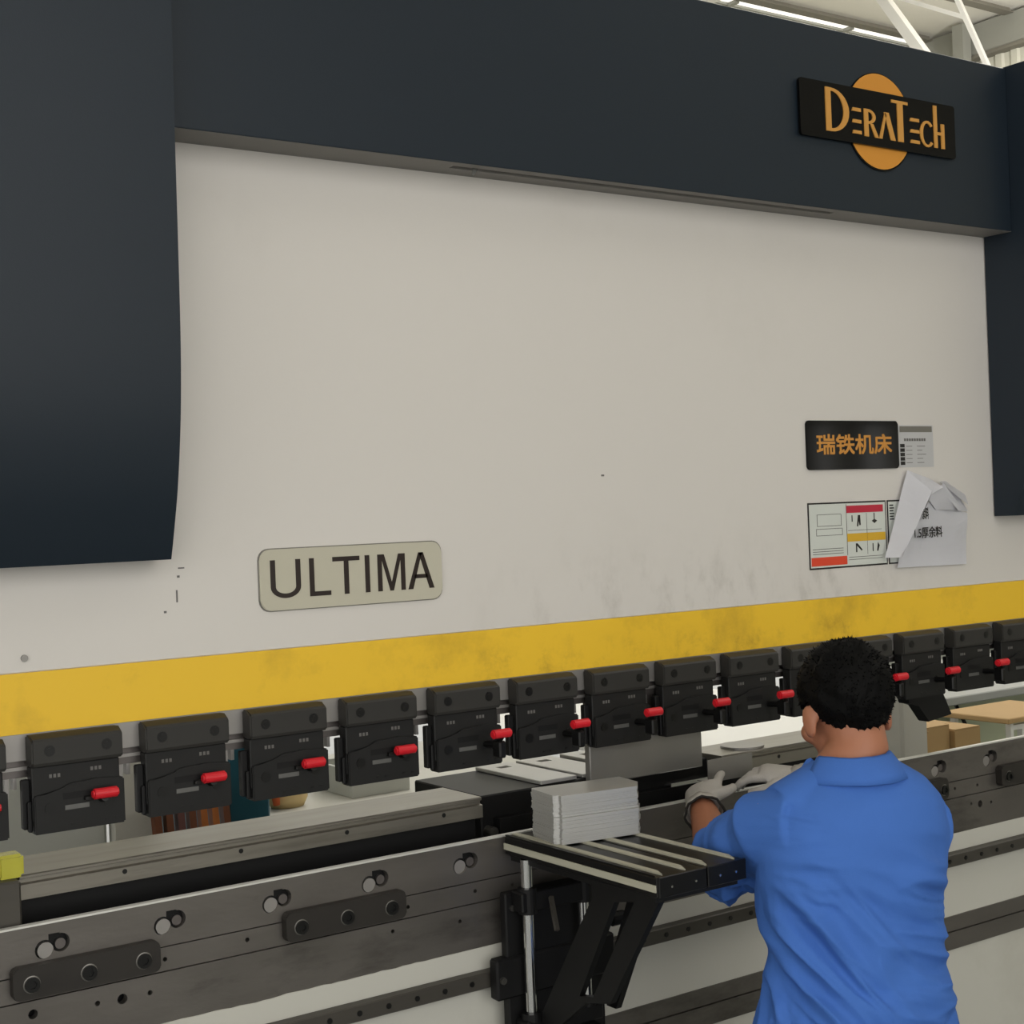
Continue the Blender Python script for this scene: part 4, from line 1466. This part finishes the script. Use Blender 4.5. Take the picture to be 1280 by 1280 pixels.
# trousers and shoes
bm = bmesh.new()
ring_tube(bm, [at_body(c0, 0, -0.01, 0.70), at_body(c0, 0, -0.01, 0.80), at_body(c0, 0, -0.01, 0.90)], [(0.160, 0.115), (0.150, 0.108), (0.135, 0.098)], 24, flat=BR)
for s in (-1, 1):
    hip = at_body(c0, 0.085 * s, 0.0, 0.76)
    knee = at_body(c0, 0.10 * s, 0.04, FLOOR + 0.46)
    ank = at_body(c0, 0.11 * s, -0.005, FLOOR + 0.05)
    ring_tube(bm, [hip, hip.lerp(knee, 0.5), knee, knee.lerp(ank, 0.5), ank], [0.085, 0.083, 0.072, 0.066, 0.062], 18)
fuse('trousers', bm, 0.008, 'trouser', person, 5)
for s in (-1, 1):
    bm = bmesh.new()
    c_ = at_body(c0, 0.115 * s, 0.06, FLOOR + 0.035)
    ring_tube(bm, [c_ - BF * 0.13, c_ - BF * 0.09, c_, c_ + BF * 0.10, c_ + BF * 0.145], [(0.03, 0.03), (0.036, 0.042), (0.034, 0.045), (0.028, 0.046), (0.018, 0.03)], 16)
    o = fuse('shoe', bm, 0.006, 'shoe', person, 3)


# gloves
def glove(wr, fore, fwd, up, thumb_side, curls, name_lab, spread=0.12, scale=1.0):
    """wr wrist, fore forearm direction, fwd palm direction, up = back of the hand, thumb_side = +1 when the thumb is on fwd x up"""
    fwd = fwd.normalized()
    up = (up - fwd * up.dot(fwd)).normalized()
    side = fwd.cross(up) * thumb_side
    bm = bmesh.new()
    k = scale
    knk = wr + fwd * 0.088 * k
    ring_tube(bm, [wr - fore * 0.012, wr + fwd * 0.010 * k, wr + fwd * 0.045 * k, wr + fwd * 0.075 * k, knk], [(0.028 * k, 0.038 * k), (0.022 * k, 0.034 * k), (0.020 * k, 0.042 * k), (0.018 * k, 0.043 * k), (0.013 * k, 0.039 * k)], 18, flat=up)
    lens = [0.070, 0.078, 0.073, 0.058]
    for i in range(4):
        off = (1.5 - i) * 0.0205 * k
        b0 = wr + fwd * 0.078 * k + side * off
        d = (fwd + side * (1.5 - i) * spread * 0.4).normalized()
        pts = [b0 - fwd * 0.01]
        p = b0.copy()
        cu = curls[i]
        rr = [0.0105 * k]
        for jn, fr in enumerate((0.45, 0.30, 0.25)):
            ang = cu * (0.7, 1.0, 0.8)[jn]
            ax = side
            d = (Matrix.Rotation(-ang * thumb_side, 3, ax) @ d) if True else d
            p = p + d * lens[i] * fr * k
            pts.append(p.copy())
            rr.append((0.0100, 0.0092, 0.0075)[jn] * k)
        ring_tube(bm, pts, rr, 12)
    # thumb from the side of the palm near its base
    b0 = wr + fwd * 0.030 * k + side * 0.026 * k
    t1 = b0 + (side * 0.75 + fwd * 0.75 - up * 0.35).normalized() * 0.040 * k
    t2 = t1 + (fwd * 0.95 + side * 0.12 - up * 0.45).normalized() * 0.030 * k
    t3 = t2 + (fwd * 0.95 - side * 0.10 - up * 0.35).normalized() * 0.024 * k
    ring_tube(bm, [b0 - side * 0.012, b0, t1, t2, t3], [0.015 * k, 0.0155 * k, 0.0120 * k, 0.0105 * k, 0.0085 * k], 12)
    o = fuse('glove', bm, 0.0032, 'glove', person, 4)
    o['label'] = name_lab
    # loose knitted cuff, flared and open
    cb = bmesh.new()
    d = fore.normalized()
    a = up - d * up.dot(d)
    a.normalize()
    b_ = d.cross(a)
    rg = []
    for (s_, r_) in ((0.012, 0.030), (-0.004, 0.036), (-0.018, 0.041), (-0.030, 0.043), (-0.030, 0.0395), (-0.018, 0.0375), (-0.004, 0.032), (0.012, 0.026)):
        rg.append([cb.verts.new(wr + d * s_ * k + (a * math.cos(2 * math.pi * j / 24) + b_ * math.sin(2 * math.pi * j / 24)) * (r_ * k + 0.0018 * math.sin(j * 2.1))) for j in range(24)])
    for i in range(len(rg)):
        for j in range(24):
            cb.faces.new((rg[i][j], rg[i][(j + 1) % 24], rg[(i + 1) % len(rg)][(j + 1) % 24], rg[(i + 1) % len(rg)][j]))
    from_bm('glove_cuff', cb, 'glove', o, True)
    cb = bmesh.new()
    rg = []
    for (s_, r_) in ((-0.030, 0.0432), (-0.0335, 0.0442), (-0.0335, 0.0385), (-0.030, 0.039)):
        rg.append([cb.verts.new(wr + d * s_ * k + (a * math.cos(2 * math.pi * j / 24) + b_ * math.sin(2 * math.pi * j / 24)) * (r_ * k + 0.0018 * math.sin(j * 2.1))) for j in range(24)])
    for i in range(4):
        for j in range(24):
            cb.faces.new((rg[i][j], rg[i][(j + 1) % 24], rg[(i + 1) % 4][(j + 1) % 24], rg[(i + 1) % 4][j]))
    from_bm('cuff_hem', cb, 'cuff', o, True)
    return o


glove(WRL, (WRL - ELL).normalized(), Vector((0.62, 0.62, 0.30)), Vector((-0.55, -0.1, 0.75)), 1, [0.15, 0.55, 0.65, 0.7], 'white knit glove on the left hand')
glove(WRR, (WRR - ELR).normalized(), Vector((-0.62, 0.70, 0.12)), Vector((0.15, -0.35, 0.9)), -1, [0.35, 0.45, 0.55, 0.6], 'white knit glove on the right hand')


# ------------------------------------------------------------------ things behind the machine
def cabinet(name, x0, x1, y0, y1, z1, m, lab, cat, doors=2):
    t = empty(name, ((x0 + x1) / 2, (y0 + y1) / 2, FLOOR))
    box('carcass', x0, x1, y0, y1, FLOOR, z1, m, t, bevel=0.006)
    wd = (x1 - x0 - 0.02) / doors
    for i in range(doors):
        dd = box('cabinet_door', x0 + 0.012 + i * wd, x0 + 0.008 + (i + 1) * wd, y0 - 0.018, y0 - 0.001, FLOOR + 0.08, z1 - 0.015, m, t, bevel=0.004)
        hx = x0 + 0.03 + i * wd if i else x0 + wd - 0.03
        cyl('door_handle', (hx, y0 - 0.035, z1 - 0.45), (hx, y0 - 0.035, z1 - 0.33), 0.007, 'chrome', dd, 10)
    tag(t, lab, cat)
    return t


cabinet('grey_cabinet', 0.70, 1.60, 2.05, 2.60, 1.45, 'cabinet', 'light grey cabinet behind the machine at far left', 'cabinet')
o = box('wall_panel', 1.61, 1.74, 2.0, 2.06, FLOOR, 1.5, 'bedwhite')
recentre(o)
tag(o, 'narrow cream panel between the grey cabinet and the boards', 'panel')
o = box('green_post', 1.02, 1.07, 1.55, 1.60, FLOOR, 1.5, 'teal')
recentre(o)
tag(o, 'thin dark green post behind the first tool clamp', 'post')
bmats = ['boardA', 'boardA', 'boardC', 'boardA', 'boardB', 'boardB', 'boardA']
blab = ['dark brown board at the left end of the leaning boards', 'second dark brown leaning board', 'plum brown board leaning among the brown boards',
        'dark brown board in the middle of the leaning boards', 'orange brown board, left of the pair of orange boards', 'orange brown board, right of the pair of orange boards',
        'dark brown board at the right end beside the teal cabinet']
for i in range(7):
    x = 1.70 + i * 0.038
    o = beam('wooden_board', (x, 1.72, FLOOR), (x + 0.01, 1.93, 0.98), 0.022, 0.034, bmats[i])
    recentre(o)
    tag(o, blab[i], 'board', 'boards leaning behind the machine')
cabinet('teal_cabinet', 1.975, 2.14, 2.0, 2.6, 1.35, 'teal', 'dark teal metal cabinet behind the third tool clamp', 'cabinet', doors=1)


def table(x0, x1, y0, y1, z, top, lab, leg='white'):
    t = empty('table', ((x0 + x1) / 2, (y0 + y1) / 2, FLOOR))
    box('table_top', x0, x1, y0, y1, z - 0.03, z, top, t, bevel=0.004)
    for lx in (x0 + 0.05, x1 - 0.05):
        for ly in (y0 + 0.05, y1 - 0.05):
            box('leg', lx - 0.02, lx + 0.02, ly - 0.02, ly + 0.02, FLOOR, z - 0.03, leg, t)
    for ly in (y0 + 0.05, y1 - 0.05):
        box('rail', x0 + 0.07, x1 - 0.07, ly - 0.012, ly + 0.012, z - 0.09, z - 0.03, leg, t)
    tag(t, lab, 'table')
    return t


table(2.16, 3.45, 1.85, 3.1, 0.80, 'bedwhite', 'cream topped table behind the middle of the machine')
# sack on that table
t = empty('sack', (2.30, 2.2, 0.80))
bm = bmesh.new()
ring_tube(bm, [(2.30, 2.2, 0.801), (2.30, 2.2, 0.83), (2.30, 2.2, 0.89), (2.30, 2.2, 0.93), (2.30, 2.2, 0.95)], [(0.06, 0.05), (0.075, 0.06), (0.07, 0.055), (0.04, 0.03), (0.05, 0.04)], 20, flat=(1, 0, 0))
sk = from_bm('sack_body', bm, 'sack', t, True)
bm = bmesh.new()
ring_tube(bm, [(2.235, 2.15, 0.82), (2.23, 2.15, 0.86), (2.24, 2.15, 0.90)], [0.012, 0.016, 0.010], 10)
from_bm('orange_print', bm, 'sackor', t, True)
tag(t, 'small cream sack with orange print on the cream table', 'sack')
t = empty('parts_bin', (2.65, 2.3, 0.80))
for nm, a in (('bin_wall', (2.53, 2.77, 2.15, 2.165)), ('bin_wall', (2.53, 2.77, 2.435, 2.45)), ('bin_wall', (2.53, 2.545, 2.165, 2.435)), ('bin_wall', (2.755, 2.77, 2.165, 2.435))):
    box(nm, *a, 0.801, 0.90, 'cabinet', t)
box('bin_floor', 2.545, 2.755, 2.165, 2.435, 0.801, 0.812, 'cabinet', t)
tag(t, 'small grey open bin on the cream table', 'bin')
table(3.62, 5.15, 1.72, 3.2, 0.86, 'white', 'bright white table seen under the clamps left of the worker\'s head')

# right of the worker
o = box('white_post', 4.06, 4.20, 0.95, 1.10, FLOOR, 1.14, 'bedwhite', bevel=0.01)
recentre(o)
tag(o, 'pale upright panel right of the worker\'s neck', 'panel')


def carton(x0, x1, y0, y1, z0, z1, lab):
    t = empty('carton', ((x0 + x1) / 2, (y0 + y1) / 2, z0))
    box('box_body', x0, x1, y0, y1, z0, z1, 'carton', t, bevel=0.002)
    box('box_flap', x0 + 0.002, x1 - 0.002, y0, (y0 + y1) / 2 - 0.003, z1 + 0.0002, z1 + 0.004, 'carton', t)
    box('box_flap', x0 + 0.002, x1 - 0.002, (y0 + y1) / 2 + 0.003, y1, z1 + 0.0002, z1 + 0.004, 'carton', t)
    tag(t, lab, 'carton', 'cartons behind the bed')


ct = table(4.20, 5.0, 1.0, 1.62, 0.74, 'greytop', 'low grey table carrying the cardboard cartons')
carton(4.25, 4.385, 1.10, 1.35, 0.7405, 0.925, 'left cardboard carton of the three behind the bed')
carton(4.39, 4.525, 1.12, 1.37, 0.7405, 0.935, 'middle cardboard carton of the three behind the bed')
carton(4.53, 4.68, 1.10, 1.35, 0.7405, 0.915, 'right cardboard carton of the three behind the bed')
# pale green machine body with a broad grey top
t = empty('green_machine', (6.2, 2.4, FLOOR))
bm = bmesh.new()
bm_box(bm, 5.55, 6.9, 2.0, 2.6, FLOOR, 0.80, 0.06, 3)
from_bm('machine_body', bm, 'pale', t)
box('machine_top', 5.42, 7.2, 1.85, 2.9, 0.845, 0.885, 'greytop', t, bevel=0.005)
box('top_support', 5.7, 6.8, 2.1, 2.5, 0.801, 0.844, 'black', t)
bm = bmesh.new()
ring_tube(bm, [(5.62, 1.97, 0.84), (5.64, 1.94, 0.76), (5.68, 1.93, 0.68), (5.75, 1.95, 0.60)], [0.009] * 4, 8)
from_bm('hose', bm, 'black', t, True)
tag(t, 'pale green machine with a wide grey top behind the bed at right', 'machine')
# white stool with bars
t = empty('stool', (5.35, 1.45, FLOOR))
box('stool_top', 5.12, 5.6, 1.3, 1.65, 0.852, 0.875, 'carton', t, bevel=0.004)
for i in range(6):
    xx = 5.17 + i * 0.075
    box('leg' if i in (0, 5) else 'bar', xx - 0.009, xx + 0.009, 1.32, 1.345, FLOOR if i in (0, 5) else 0.30, 0.852 if i in (0, 5) else 0.82, 'white', t)
for xx in (5.17, 5.545):
    box('leg', xx - 0.012, xx + 0.012, 1.60, 1.625, FLOOR, 0.852, 'white', t)
for z in (0.30, 0.82):
    box('cross_rail', 5.16, 5.556, 1.322, 1.343, z, z + 0.02, 'white', t)
tag(t, 'white barred stool with a tan top at the right picture edge', 'stool')
